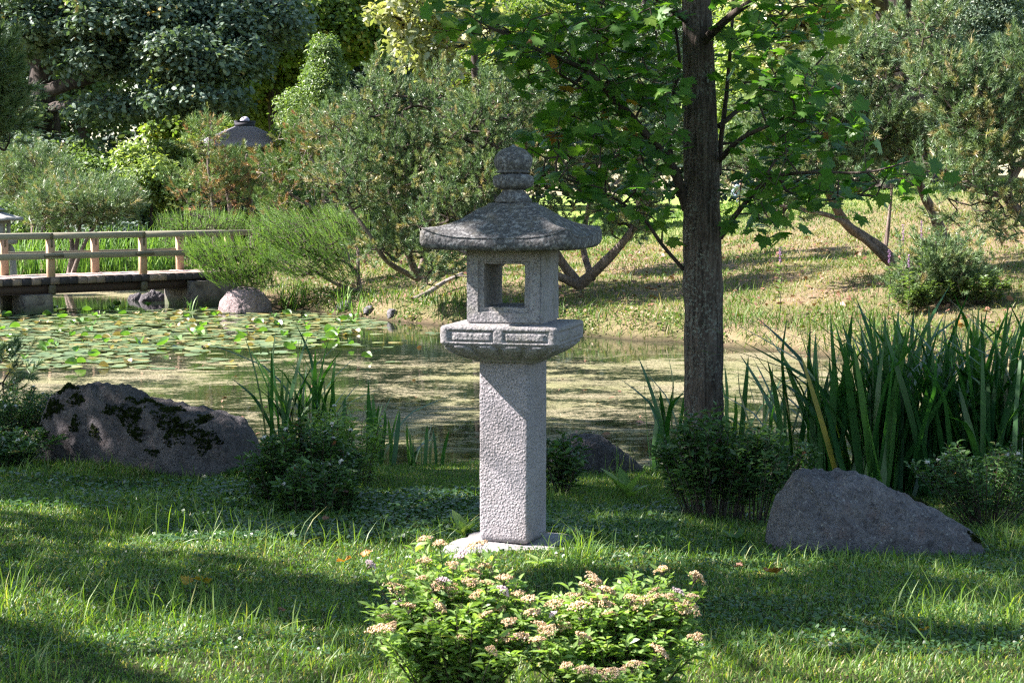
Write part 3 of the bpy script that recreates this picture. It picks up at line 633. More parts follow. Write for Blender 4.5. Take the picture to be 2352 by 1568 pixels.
for k in range(4):
    a = k * PI / 2 + .75; pts = smooth_path([(0.14 * math.cos(a), .14 * math.sin(a), .60), (.27 * math.cos(a), .27 * math.sin(a), .54), (.37 * math.cos(a), .37 * math.sin(a), .35), (.40 * math.cos(a), .40 * math.sin(a), lz - .03)])
    mb = MB(); mb.add(*tube(pts, np.linspace(.055, .075, len(pts)), 8)); mb.build('leg', M['granite_far'], l2, True)

# ------------------------------------------------------------------ pavilion and far house
def pavilion(name, label, ix, iy_eave, D, half, rise, wallmat, over=.5, ball=.18, rz=.3):
    c = W(ix, iy_eave, D); zg = float(gz(c[0], D)); ze = c[2]
    t = thing(name, label, 'pavilion' if name == 'garden_pavilion' else 'house', (c[0], D, zg), rz); ze -= zg
    rings = [(half, ze, .08), (half * .98, ze + .02, .08)] + [(half * (1 - f) + .22 * half * f, ze + .05 + rise * (f ** 1.25 * .75 + .25 * math.sin(f * PI / 2)), .08 * (1 - f)) for f in np.linspace(0, 1, 22)]
    rings = [(half * .96, ze - .10, .06)] + rings
    rr_ = []
    for i, (h, z, l) in enumerate(rings):
        rr_.append(sqring(h, z, l, 64, 18)); 
        if i > 3: rr_.append(sqring(h + .012, z + .002, l, 64, 18))
    mb = MB(); loft(mb, rr_, True, True); ro = mb.build('roof', M['roof_tile'], t)
    mb = MB(); box(mb, (0, 0, ze + rise + .10), (.5 * half, .5 * half, .10)); loft(mb, [sqring(.30, ze + rise + .15, 0, 32, 8), sqring(.30, ze + rise + .2, 0, 32, 8)]); mb.build('cap', M['roof_dark'], ro)
    mb = MB(); lathe(mb, [(.01 + ball * math.cos(a), ze + rise + .2 + ball * math.sin(a)) for a in np.linspace(0, 1.45, 8)], 24); mb.build('roof_ball', M['roof_tile'], ro, True)
    w = half - over
    for sx in (-1, 1):
        for sy in (-1, 1):
            mb = MB(); box(mb, (sx * w, sy * w, (ze - .1) / 2), (.16, .16, ze - .1)); mb.build('post', M['dark_timber'], t)
    mb = MB(); 
    for sx, sy, lx, ly in ((0, -1, 2 * w, .06), (0, 1, 2 * w, .06), (-1, 0, .06, 2 * w), (1, 0, .06, 2 * w)):
        box(mb, (sx * w, sy * w, ze * .84), (lx, ly, ze * .22)); 
        if name != 'garden_pavilion' or sy >= 0: box(mb, (sx * w, sy * w, ze * .22), (lx, ly, ze * .40))
    mb.build('wall', wallmat, t)
    return t
pavilion('garden_pavilion', 'garden pavilion with lilac grey roof and ball finial among trees on the left', 563, 331, 51, 1.12, .46, M['dark_timber'], .35, .13, .12)
pavilion('tea_house', 'ochre walled house with pale roof glimpsed through the pines on the right', 2165, 300, 85, 3.0, .9, M['plaster'], .7, .15, .5)

# ------------------------------------------------------------------ trees and shrubs
def tree_obj(name, label, cat, base, group=None): return thing(name, label, cat, base, 0, group)
def loc_(o, P): return P - np.array(o.location)
def limb(pts, r0, r1, n=8, noise=.12, k=6, seed=0):
    p = smooth_path(pts, k); return tube(p, np.linspace(r0, r1, len(p)), n, noise, seed=seed), p
TUFTS = [tuft_T(52, g=np.random.default_rng(i)) for i in range(4)]
TUFTS_FAR = [tuft_T(26, .17, .08, .009, g=np.random.default_rng(i + 9)) for i in range(3)]
def pine(name, label, base, stems, pads, size=1.0, mat='pine', r0=.0035, far=False, yellow=.12, twig='twig', seed=0, group=None, up=.7):
    """stems: list of (points, r0, r1); pads: list of point clouds for the shoots"""
    g = np.random.default_rng(100 + seed); base = np.asarray(base, float)
    t = tree_obj(name, label, 'pine tree', tuple(base), group); paths = []; mb = MB()
    for pts, ra, rb in stems:
        (V, F), p = limb(pts, ra, rb, 9, .2, 6, seed); mb.add(V - base, F); paths.append(p)
    mb.build('trunk', M['bark_pine'], t, True)
    att = np.concatenate(pads); cen = np.concatenate([np.repeat(p.mean(0)[None], len(p), 0) for p in pads])
    PA, par, rad, dirs, nr = grow(paths, att, .22, .16, r0 * .8, .42, g=g)
    par2 = par.copy(); par2[:nr] = -1
    mb = MB(); edges_mesh(mb, PA - base, par2, np.minimum(rad, .045), 4); mb.build('branch', M[twig], t, True)
    T = TUFTS_FAR if far else TUFTS; mb = MB()
    d = nrm(att - cen) * .6 + dirs * .5 + np.array([0, 0, up]) + g.normal(0, .35, att.shape)
    low = np.clip((cen[:, 2] - att[:, 2]) * 1.2 + .5, 0, 1)
    rnd = np.clip(g.normal(.42, .2, len(att)), 0, .84); old = g.random(len(att)) < yellow * .6 * (1 + 2 * low); rnd = np.where(old, g.uniform(.82, 1, len(att)), rnd)
    sel = g.integers(0, len(T), len(att))
    for k in range(len(T)):
        q = sel == k
        if q.sum(): inst(mb, T[k][0], T[k][1], (att - base)[q], frames(d[q], g.random(q.sum()) * 6.28), g.uniform(.75, 1.35, q.sum()) * size, rnd[q])
    mb.build('crown', M[mat], t)
    return t
def broadtree(name, label, base, stems, pads, leaf=.13, per=26, clump=.32, mat='oak', LT=None, r0=.006, bark='bark_oak', seed=0, cat='tree', flat=.6, group=None, maxr=.25, reject=None, ncut=0):
    g = np.random.default_rng(500 + seed); base = np.asarray(base, float); LT = LT or (LEAF_V, LEAF_F)
    t = tree_obj(name, label, cat, tuple(base), group); paths = []; mb = MB()
    for pts, ra, rb in stems:
        (V, F), p = limb(pts, ra, rb, 12, .18, 6, seed); mb.add(V - base, F); paths.append(p)
    mb.build('trunk', M[bark], t, True)
    att = np.concatenate(pads); PA, par, rad, dirs, nr = grow(paths, att, .5, .14, r0, .5, g=g)
    par2 = par.copy(); par2[:nr] = -1
    mb = MB(); edges_mesh(mb, PA - base, par2, np.minimum(rad, maxr), 5); mb.build('branch', M[bark], t, True)
    n = len(att) * per; c = np.repeat(att, per, 0); off = nrm(g.normal(0, 1, (n, 3))) * g.random((n, 1)) ** .5 * clump * np.array([1, 1, flat])
    pos = c + off; nrml = np.array([0, 0, .9]) + off / clump * .7 + g.normal(0, .55, (n, 3))
    rnd = np.clip(np.repeat(g.normal(.45, .16, len(att)), per) + g.normal(0, .16, n), 0, 1)
    if reject is not None:
        keep = ~reject(pos); pos, nrml, rnd = pos[keep], nrml[keep], rnd[keep]; n = len(pos)
    mb = MB(); inst(mb, LT[0], LT[1], pos - base, frames(nrml, g.random(n) * 6.28), g.uniform(.7, 1.25, n) * leaf, rnd); mb.build('crown', M[mat], t)
    return t
#TREES_BEGIN
CLUMP = True
# big mountain pines in the middle
pine('mountain_pine', 'broad many stemmed mountain pine behind the stone lantern roof', on(W(1325, 650, 27.5)[0], 27.5),
     [([W(1330, 655, 27.5), W(1290, 600, 27.4), W(1240, 520, 27.2), W(1180, 430, 27), W(1120, 330, 26.9)], .085, .03),
      ([W(1330, 655, 27.5), W(1380, 610, 27.2), W(1440, 545, 26.9), W(1480, 480, 26.8), W(1500, 400, 26.8)], .09, .03),
      ([W(1330, 655, 27.5), W(1230, 610, 26.6), W(1170, 590, 26.4), W(1140, 610, 26.3), W(1060, 575, 26.2), W(1010, 540, 26.2)], .07, .02),
      ([W(1360, 640, 27.5), W(1340, 560, 28), W(1360, 440, 28), W(1400, 320, 28)], .06, .02)],
     [ell(1150, 300, 150, 120, 27, .9, 800), ell(1290, 360, 130, 120, 27.2, .9, 650), ell(1430, 400, 120, 110, 27, .8, 600), ell(1130, 430, 130, 100, 26.6, .7, 600), ell(1380, 250, 110, 90, 28, .8, 380), ell(1180, 205, 70, 50, 27, .5, 200), ell(1010, 480, 70, 60, 26.3, .5, 180), ell(1440, 510, 60, 40, 26.8, .4, 100), ell(1300, 520, 60, 40, 26.8, .4, 90)], 1.15, yellow=.15, seed=1)
pine('mountain_pine', 'tall bushy pine with candle shoots left of the lantern roof', on(W(960, 640, 27.8)[0], 27.9),
     [([W(960, 640, 27.9), W(930, 560, 27.6), W(900, 460, 27.5), W(885, 380, 27.4)], .07, .02), ([W(960, 640, 27.9), W(985, 540, 27.8), W(960, 420, 27.8), W(930, 300, 27.8)], .06, .02),
      ([W(960, 640, 27.9), W(890, 600, 27.2), W(850, 540, 27.0), W(800, 470, 27.0)], .05, .02)],
     [ell(890, 290, 130, 120, 27.8, .9, 800), ell(830, 400, 110, 90, 27.3, .8, 520), ell(960, 400, 120, 120, 27.3, .8, 700), ell(1020, 300, 90, 100, 28, .7, 420), ell(790, 300, 90, 80, 28.4, .7, 320), ell(880, 190, 26, 45, 27.8, .25, 80), ell(1010, 185, 30, 45, 27.8, .25, 80), ell(940, 530, 80, 60, 27.2, .5, 220), ell(1000, 590, 70, 40, 26.6, .4, 130), ell(880, 560, 60, 40, 27, .4, 130)], 1.15, yellow=.14, seed=2)
pine('mountain_pine', 'sparse pale branched pine between the rusty pines and the middle pines', on(W(760, 600, 32)[0], 32),
     [([W(800, 600, 32), W(760, 540, 32), W(720, 480, 32), W(640, 430, 32), W(610, 400, 32)], .05, .015), ([W(800, 600, 32), W(770, 480, 32), W(740, 400, 32)], .05, .02), ([W(790, 590, 32), W(690, 500, 31.7), W(620, 470, 31.6)], .04, .012)],
     [ell(690, 380, 110, 60, 32, .8, 360), ell(740, 310, 90, 60, 32.5, .8, 300), ell(700, 460, 110, 50, 31.8, .7, 260)], 1.25, 'pine_brown', yellow=.12, twig='twig_pale', seed=3)
# right hand pines
pine('mountain_pine', 'leaning pine with bare curved trunks on the right bank', on(W(2050, 605, 26)[0], 26.2),
     [([W(2050, 600, 26.2), W(2010, 560, 26), W(1950, 520, 25.8), W(1915, 465, 25.6), W(1880, 400, 25.5), W(1830, 320, 25.5)], .10, .03),
      ([W(2040, 600, 26.2), W(1980, 545, 25.6), W(1920, 500, 25.3), W(1840, 480, 25.1), W(1780, 470, 25)], .06, .015),
      ([W(2170, 570, 26.4), W(2150, 500, 26.3), W(2120, 440, 26.2), W(2090, 330, 26.2), W(2080, 200, 26.3)], .10, .03)],
     [ell(1830, 270, 140, 110, 25.8, .9, 900), ell(1960, 160, 110, 90, 26, .8, 560), ell(1990, 300, 120, 90, 25.8, .8, 640), ell(1760, 380, 110, 80, 25.5, .7, 450), ell(1900, 380, 110, 60, 25.4, .6, 380), ell(2060, 100, 60, 70, 26.3, .5, 200), ell(1800, 470, 60, 30, 25.2, .3, 130), ell(2080, 330, 70, 60, 26.2, .5, 260)], 1.25, yellow=.06, seed=4)
pine('mountain_pine', 'spreading pine with long low limb at the right edge', on(W(2400, 570, 24.5)[0], 24.8),
     [([W(2395, 560, 24.8), W(2350, 500, 24.6), W(2315, 450, 24.5), W(2330, 400, 24.4), W(2365, 340, 24.4), W(2380, 220, 24.4)], .09, .03),
      ([W(2318, 450, 24.5), W(2260, 440, 24.4), W(2200, 415, 24.3), W(2140, 380, 24.3), W(2090, 372, 24.2)], .05, .012), ([W(2365, 340, 24.4), W(2290, 300, 24.3), W(2210, 270, 24.2), W(2160, 215, 24.2)], .05, .012)],
     [ell(2250, 250, 110, 70, 24.4, .6, 560), ell(2180, 170, 90, 70, 24.6, .6, 400), ell(2330, 180, 90, 90, 24.6, .6, 460), ell(2130, 70, 60, 70, 25, .5, 200), ell(2270, 350, 110, 40, 24.3, .5, 240), ell(2170, 400, 90, 35, 24.2, .4, 90), ell(2300, 470, 70, 60, 24.2, .4, 110), ell(2230, 500, 80, 40, 24.4, .4, 80), ell(2420, 330, 60, 120, 24.6, .6, 260)], 1.35, yellow=.16, seed=5)
pb = GP(2155, 700)
pine('dwarf_pine', 'low bushy dwarf pine on the right bank above the sword leaves', pb, [([pb, pb + [0, .05, .25], pb + [.02, .1, .6]], .04, .015), ([pb, pb + [-.2, 0, .25], pb + [-.3, 0, .5]], .03, .01)],
     [ell(2150, 640, 80, 65, pb[1], .35, 420), ell(2120, 590, 50, 30, pb[1], .25, 110), ell(2190, 590, 50, 35, pb[1], .25, 130), ell(2230, 650, 40, 40, pb[1], .25, 90)], 1.1, yellow=.07, seed=6)
p_ = on(W(2042, 600, 27)[0], 27.6)
# slim bare stem
pine('young_pine', 'slim straight bare stemmed pine between the two leaning pines', on(W(2035, 560, 27.4)[0], 27.4), [([W(2035, 565, 27.4), W(2042, 500, 27.4), W(2048, 430, 27.4), W(2046, 330, 27.4)], .035, .015)], [ell(2046, 350, 50, 60, 27.4, .4, 150)], 1.2, seed=7)
# pines on the left behind the bridge
def flatpine(label, ix, iy, D, cx, cy, rx, ry, n, seed, mat='pine'):
    b_ = on(W(ix, iy, D)[0], D)
    pine('dwarf_pine', label, b_, [([b_, W(ix + 15, (iy + cy) / 2 + 30, D), W(cx - rx * .4, cy + ry * .2, D)], .07, .02), ([b_, W(ix + 40, (iy + cy) / 2 + 40, D - .2), W(cx + rx * .5, cy + ry * .1, D)], .06, .02), ([b_, W(ix + 30, (iy + cy) / 2 + 10, D), W(cx, cy, D)], .06, .02)],
         [ell(cx, cy, rx, ry, D, 1.0, int(n * .75)), ell(cx - rx * .5, cy + ry * .2, rx * .5, ry * .7, D, .8, n // 4), ell(cx + rx * .5, cy + ry * .2, rx * .5, ry * .7, D, .8, n // 4)], 1.2, mat, far=True, seed=seed, yellow=.1)
flatpine('flat topped dwarf pine behind the bridge railing', 150, 590, 36.5, 185, 465, 125, 55, 1250, 11)
flatpine('round dwarf pine above the far stone lantern', 60, 560, 40, 70, 400, 95, 62, 1100, 12)
for k, (ix, top, lab) in enumerate([(492, 270, 'rust tinged thin pine, leftmost of the three by the pavilion roof'), (530, 352, 'rust tinged thin pine, middle of the three by the pavilion roof'), (580, 350, 'rust tinged thin pine, right of the pavilion roof')]):
    D = 39 + k * .5; b_ = on(W(ix, 500, D)[0], D)
    cx = [448, 535, 600][k]
    pine('scots_pine', lab, b_, [([b_, W(ix, 500, D), W(ix - 8, 430, D), W(ix - 14, 360, D), W(ix - 6, top + 10, D)], .065, .02)],
         [ell(ix - 14, (top + 440) / 2, 40, (440 - top) / 2, D, .8, 210), ell(cx, 430, 70, 60, D, .8, 200), ell(ix - 10, top + 30, 26, 30, D, .5, 60)], 1.15, 'pine_brown', far=True, seed=20 + k, yellow=.16)
p0 = on(-6.6, 16.5)
pine('black_pine', 'dark pine bough reaching in at the left edge', p0, [([p0, p0 + [.1, 0, 1.5], p0 + [0, 0, 3.2], p0 + [0, .1, 5.0]], .12, .04), ([p0 + [0, 0, 2.4], p0 + [1.0, -.1, 2.75], p0 + [1.9, -.2, 2.6]], .05, .015), ([p0 + [0, 0, 1.9], p0 + [.9, .1, 2.1], p0 + [1.7, .1, 1.95]], .05, .015)],
     [ell(-38, 190, 42, 70, 16.3, .5, 260), ell(-32, 280, 45, 40, 16.5, .4, 180), ell(-60, 200, 70, 120, 16.5, .7, 260), ell(-150, 60, 120, 120, 16.5, .9, 300)], 1.6, yellow=.02, seed=30)
p0 = on(W(-22, 960, 14.6)[0], 14.2)
pine('dwarf_pine', 'small dark pine tip at the left edge above the shrub', p0, [([p0, p0 + [.02, 0, .3], p0 + [.05, 0, .6]], .03, .012)], [ell(-14, 850, 26, 36, 14.3, .2, 70)], 1.1, yellow=.02, seed=31)

CLUMP = False
# oaks and broadleaf trees behind
D = 47; b_ = on(W(105, 400, D)[0], D)
broadtree('oak_tree', 'huge dark oak with heavy limbs and grey green leaves on the left', b_,
    [([b_, W(108, 420, D), W(104, 300, D), W(96, 200, D), W(110, 60, D), W(130, -160, D), W(150, -420, D)], .52, .18),
     ([W(98, 210, D), W(200, 180, D - 1), W(300, 150, D - 1.5), W(420, 120, D - 2), W(560, 60, D - 2)], .20, .06), ([W(100, 250, D), W(180, 240, D - 1), W(280, 230, D - 2), W(400, 250, D - 2.5), W(520, 260, D - 3)], .17, .04),
     ([W(100, 160, D), W(180, 90, D + 1), W(280, 20, D + 1), W(420, -80, D + 1)], .2, .06), ([W(100, 160, D), W(40, 100, D), W(-60, 40, D), W(-180, 0, D)], .2, .06)],
    [ell(260, 40, 260, 80, D - 1.5, 2.5, 240), ell(60, 50, 120, 70, D - 1.5, 2, 100), ell(450, 130, 170, 60, D - 2.5, 2, 130), ell(40, 270, 60, 40, D - 1, 1.5, 20), ell(60, 345, 120, 25, D - 2, 1.4, 55), ell(260, 250, 120, 25, D - 2, 1.5, 30), ell(560, 50, 160, 80, D - 1, 2, 140), ell(450, 230, 120, 30, D - 3, 1.5, 45), ell(200, -180, 450, 180, D, 4, 330), ell(230, 140, 130, 30, D - 2, 1.5, 34)],
    .15, 80, .55, 'oak', (OAK_V, OAK_F), r0=.012, seed=1, cat='oak tree')
D = 60; b_ = on(W(640, 380, D)[0], D)
broadtree('oak_tree', 'sunlit yellow green oak with dark trunk left of the centre top', b_,
    [([b_, W(640, 300, D), W(625, 140, D), W(622, 40, D), W(630, -150, D)], .36, .15), ([W(625, 120, D), W(560, 60, D), W(500, 0, D)], .14, .05), ([W(626, 150, D), W(700, 90, D), W(770, 30, D)], .14, .05)],
    [ell(620, 60, 190, 90, D - 1.5, 2.5, 330), ell(480, 180, 130, 60, D - 1, 2, 170), ell(780, 60, 130, 90, D, 2.5, 220), ell(620, 190, 120, 50, D + 1, 2, 110), ell(640, -150, 280, 150, D, 3, 200)],
    .17, 56, .6, 'oak_lit', (LEAFR_V, LEAFR_F), r0=.014, seed=2, cat='oak tree')
D = 46; b_ = on(W(2062, 440, D)[0], D)
flare = [([b_ + [0, 0, -.2], b_ + [0, 0, .5], W(2062, 250, D), W(2065, 60, D), W(2070, -200, D)], .80, .55)]
for a in (0.2, 1.3, 2.5, 3.4, 4.3, 5.3): flare.append(([b_ + [1.5 * math.cos(a), 1.0 * math.sin(a), -.12], b_ + [1.0 * math.cos(a), .7 * math.sin(a), .08], b_ + [.5 * math.cos(a), .35 * math.sin(a), .6], b_ + [.3 * math.cos(a), .2 * math.sin(a), 1.2]], .16, .25))
broadtree('oak_tree', 'very thick trunked old tree with pale roots behind the right pines', b_,
    flare + [([W(2065, 60, D), W(1990, -20, D - 2), W(1850, -40, D - 4)], .2, .08), ([W(2065, 0, D), W(2200, -90, D - 2), W(2350, -120, D - 2)], .25, .1)],
    [ell(1850, 30, 150, 50, D - 4, 1.5, 110), ell(1790, 110, 60, 50, D - 4, 1.2, 36), ell(1900, -140, 500, 110, D - 1, 4, 200)], .22, 26, .6, 'oak_pale', (OAK_V, OAK_F), r0=.012, seed=3, cat='oak tree')
D = 31; b_ = on(W(1096, 560, D)[0], D)
broadtree('young_oak', 'young oak with yellow and pale leaves hanging at the top centre', b_, [([b_, W(1100, 400, D), W(1092, 200, D), W(1088, 60, D), W(1080, -120, D)], .085, .05), ([W(1090, 80, D), W(1000, 20, D - 1), W(900, -10, D - 1)], .04, .015)],
    [ell(960, 25, 120, 40, D - 1, 1, 48), ell(960, 110, 60, 45, D - 1, .8, 24), ell(1080, 60, 90, 60, D - 1, 1, 30), ell(1000, 155, 40, 25, D - 1, .5, 12), ell(1050, -120, 200, 90, D, 1.5, 70)], .14, 24, .30, 'oak_pale', (OAK_V, OAK_F), r0=.006, seed=4, cat='oak tree')
def simple(name, label, ix, base_y, D, top, pads, mat, leaf, per, clump, seed, LT=None, r=.12, cat='tree', bark='bark_oak'):
    b_ = on(W(ix, base_y, D)[0], D)
    return broadtree(name, label, b_, [([b_, (b_ + W(ix + 6, top, D)) / 2, W(ix, top, D)], r, r * .35)], pads, leaf, per, clump, mat, LT, r0=.006, seed=seed, cat=cat, bark=bark)
simple('cypress_tree', 'upright soft green conifer behind the middle pines', 745, 500, 42, 130, [ell(745, 200, 42, 85, 42, .9, 260), ell(745, 120, 20, 40, 42, .4, 50), ell(700, 260, 60, 60, 42, .9, 130)], 'broad', .09, 60, .30, 11, (LEAFN_V, LEAFN_F), cat='conifer')
simple('broadleaf_tree', 'pale yellow green tree beside the pavilion roof', 610, 500, 62, 200, [ell(600, 230, 90, 50, 62, 1.6, 170), ell(560, 270, 40, 30, 62, 1, 50), ell(660, 270, 60, 40, 62, 1.2, 70)], 'broad_light', .16, 60, .5, 12)
simple('broadleaf_tree', 'small leaved green tree right of the yellowing oak leaves', 1180, 520, 44, 60, [ell(1180, 150, 100, 80, 44, 1.6, 240), ell(1090, 180, 80, 70, 44, 1.4, 140), ell(1230, 60, 90, 70, 44, 1.4, 120)], 'oak_lit', .12, 56, .42, 13, (LEAFN_V, LEAFN_F))
simple('leafy_shrub', 'bright lime green shrub between dark trees on the left', 345, 560, 43, 380, [ell(345, 410, 55, 55, 43, 1.0, 190), ell(310, 360, 35, 35, 43, .6, 50), ell(400, 370, 60, 50, 46, 1, 90), ell(420, 440, 40, 40, 43, .8, 70)], 'broad_light', .11, 50, .32, 14, cat='shrub', r=.06)
simple('leafy_shrub', 'dark green shrub below the big oak on the left', 215, 560, 44, 400, [ell(210, 420, 100, 60, 44, 1.3, 260), ell(150, 370, 120, 35, 45, 1.2, 130)], 'broad', .12, 50, .4, 15, cat='shrub', r=.08)
simple('leafy_shrub', 'pale leaved shrub left of the pavilion roof', 470, 520, 56, 330, [ell(430, 300, 90, 45, 56, 1.3, 140), ell(490, 350, 80, 50, 54, 1.3, 120)], 'oak_lit', .14, 50, .45, 16, (LEAFR_V, LEAFR_F), cat='shrub', r=.08)
simple('broadleaf_tree', 'green tree behind the right hand pines, left of the thick trunk', 1760, 480, 50, 0, [ell(1760, 80, 120, 90, 50, 1.8, 200), ell(1700, 230, 110, 90, 52, 1.8, 160), ell(1900, 60, 110, 90, 54, 1.8, 140)], 'broad_light', .15, 46, .5, 17)
simple('spruce_tree', 'blue grey spruce at the top right corner', 2230, 480, 62, -100, [ell(2230, 60, 120, 90, 62, 2.2, 330), ell(2290, 200, 110, 110, 60, 2.2, 330), ell(2180, 200, 60, 80, 62, 1.6, 120), ell(2260, -120, 150, 120, 62, 2.2, 160)], 'blue_spruce', .12, 110, .6, 18, (LEAFN_V, LEAFN_F), cat='spruce', r=.3)
simple('spruce_tree', 'dark spruce behind the foreground maple', 1480, 480, 64, -40, [ell(1480, 120, 170, 120, 64, 2.5, 420), ell(1560, 280, 150, 100, 64, 2.2, 300), ell(1350, 170, 120, 110, 64, 2.2, 250)], 'blue_spruce', .12, 70, .6, 19, (LEAFN_V, LEAFN_F), cat='spruce', r=.3)
simple('broadleaf_tree', 'rounded green bush on the far lawn at the right', 2240, 430, 64, 360, [ell(2235, 350, 55, 30, 64, 1.4, 130), ell(2200, 395, 50, 16, 62, 1, 60)], 'broad', .13, 60, .4, 20, cat='shrub', r=.1)
for k, (ix, iy, D, rx, ry, lab) in enumerate([(60, 500, 44, 70, 45, 'low dark shrub behind the far stone lantern'), (250, 520, 43, 70, 35, 'low dark shrub behind the flat topped dwarf pine'), (330, 490, 47, 60, 50, 'dark shrub below the lime green shrub'), (440, 480, 48, 80, 50, 'shrub behind the rust tinged pines, left part'), (560, 470, 48, 80, 55, 'shrub behind the rust tinged pines, right part'), (680, 480, 46, 80, 60, 'shrub behind the sparse pale branched pine'), (820, 470, 44, 90, 60, 'shrub seen between the stems of the bushy pine'), (980, 480, 44, 70, 40, 'low shrub behind the middle pines, near the lantern roof'), (690, 330, 50, 50, 70, 'green shrub to the right of the pavilion roof')]):
    simple('leafy_shrub', lab, ix, iy + 60, D, iy, [ell(ix, iy, rx, ry, D, 1.2, 120), ell(ix + 20, iy + ry * .5, rx, ry * .6, D - .8, .8, 60)], ['broad', 'far_wood', 'oak_lit'][k % 3], .13, 44, .4, 120 + k, cat='shrub', r=.05)
# far wood, one mass
g = np.random.default_rng(77); mb = MB(); n = 1500
th = g.uniform(-.62, .62, n); R0 = g.uniform(84, 108, n); c = np.stack([np.sin(th) * R0, np.cos(th) * R0, g.random(n) ** .8 * 15 + .3], 1)
c[:, 2] += gz(c[:, 0], c[:, 1]); per = 90
pos = np.repeat(c, per, 0) + nrm(g.normal(0, 1, (n * per, 3))) * g.random((n * per, 1)) ** .5 * np.array([2.2, 2.2, 1.3])
inst(mb, LEAFR_V, LEAFR_F, pos, frames(g.normal(0, .8, (n * per, 3)) + [0, 0, .6], g.random(n * per) * 6.28), g.uniform(.25, .5, n * per), np.clip(np.repeat(g.normal(.45, .2, n), per) + g.normal(0, .12, n * per), 0, 1))
tag(mb.build('far_wood', M['far_wood']), 'dark wood closing the view behind the garden trees', 'wood', kind='stuff')
for k, x in enumerate((-30, -22, -15, -8, -1, 7, 15, 24, 33)):
    D = 76 + (k * 37 % 9); b_ = on(x * .85, D)
    broadtree('woodland_tree', ['tall shadowy woodland tree behind the big left oak, farthest left', 'woodland tree whose crown fills the gap right of the big oak', 'woodland tree behind the pavilion, to its left', 'woodland tree right behind the pavilion roof', 'woodland tree behind the middle pines', 'woodland tree behind the foreground maple crown', 'woodland tree left of the thick trunk, far back', 'woodland tree behind the spruce at top right', 'woodland tree past the right edge of the view'][k],
        b_, [([b_, b_ + [.2, 0, 4], b_ + [0, .3, 8], b_ + [.2, 0, 11]], .28, .1)], [b_ + nrm(g.normal(0, 1, (230, 3))) * g.random((230, 1)) ** .4 * [4.2, 3.2, 5.0] + [0, 0, 7.2]], .24, 46, .8, ['far_wood', 'broad', 'oak_lit'][k % 3], (LEAFR_V, LEAFR_F), r0=.012, seed=60 + k)

# junipers
JV, JF = [], []
gj = np.random.default_rng(4)
for i in range(46):
    t = i / 46; l = .10 * (1 - t * .75) * gj.uniform(.6, 1.2); a = gj.choice([-1, 1]) * gj.uniform(.3, .65); z = gj.normal(0, .22)
    p = np.array([0, t * 1.0, 0]); d = np.array([math.sin(a), math.cos(a), z]); k = len(JV); JV += [p + [0, -.006, -.006], p + [0, .010, .006], p + d * l * 1.6]; JF.append((k, k+1, k+2))
k = len(JV); JV += [np.array([-.006, 0, 0]), np.array([.006, 0, 0]), np.array([0, 1.05, 0])]; JF.append((k, k+1, k+2))
JV, JF = np.array(JV), np.array(JF)
def juniper(label, base, clouds, L, seed, side=(0, 0, 0), mat='juniper', stems=None):
    g = np.random.default_rng(900 + seed); base = np.asarray(base, float); t = tree_obj('juniper', label, 'juniper', tuple(base)); mb = MB(); paths = []
    att = np.concatenate(clouds); c0 = att.mean(0)
    st = stems or [[base, (base * .5 + c0 * .5), c0]]
    for s_ in st: (V, F), p = limb(s_, .045, .015, 7); mb.add(V - base, F); paths.append(p)
    mb.build('trunk', M['bark_pine'], t, True)
    PA, par, rad, dirs, nr = grow(paths, att, .25, .12, .003, .42, g=g); par2 = par.copy(); par2[:nr] = -1
    mb = MB(); edges_mesh(mb, PA - base, par2, np.minimum(rad, .03), 4); mb.build('branch', M['twig'], t, True)
    n = len(att); d = nrm(att - (base + [0, 0, .1])) * 1.0 + np.array(side) + np.array([0, 0, .25]) + g.normal(0, .28, (n, 3)); d = nrm(d)
    Z = frames(d, g.random(n) * 6.28); R = np.stack([Z[:, :, 0], Z[:, :, 2], -Z[:, :, 1]], 2)
    mb = MB(); inst(mb, JV, JF, att - base - d * L * .4, R, g.uniform(.7, 1.3, n) * L, np.clip(g.normal(.5, .22, n) + .25 * (att[:, 2] - c0[2]), 0, 1)); mb.build('foliage', M[mat], t)
b_ = on(W(560, 640, 30.8)[0], 31.0)
juniper('feathery arching juniper covering the end of the bridge railing', b_, [ell(540, 600, 100, 50, 30.2, .8, 700), ell(480, 575, 60, 30, 30, .5, 170), ell(620, 560, 60, 50, 30.6, .6, 260), ell(560, 640, 80, 22, 30, .5, 160)], .34, 1, (-.3, 0, .35))
b_ = on(W(825, 680, 30)[0], 30.2)
juniper('large light green juniper with bare grey stems beside the pond', b_, [ell(720, 540, 120, 55, 30.3, 1.0, 850), ell(640, 520, 70, 40, 30.6, .7, 280), ell(790, 510, 60, 35, 30.6, .6, 220), ell(700, 600, 90, 40, 30, .7, 420), ell(780, 620, 50, 30, 30, .4, 110)], .32, 2, (-.35, 0, .3),
        stems=[[b_, W(820, 630, 30.2), W(790, 600, 30.2), W(740, 590, 30.2)], [b_, W(822, 620, 30.2), W(820, 560, 30.4), W(790, 520, 30.4)], [b_, W(770, 650, 30), W(720, 620, 30)]])
b_ = on(W(460, 560, 35.5)[0], 35.5)
juniper('flat dark green juniper behind the right end of the railing', b_, [ell(455, 510, 105, 24, 35.5, .9, 620), ell(410, 560, 50, 40, 35.2, .6, 220), ell(540, 520, 50, 25, 35.5, .5, 150)], .26, 3, (0, 0, .2))

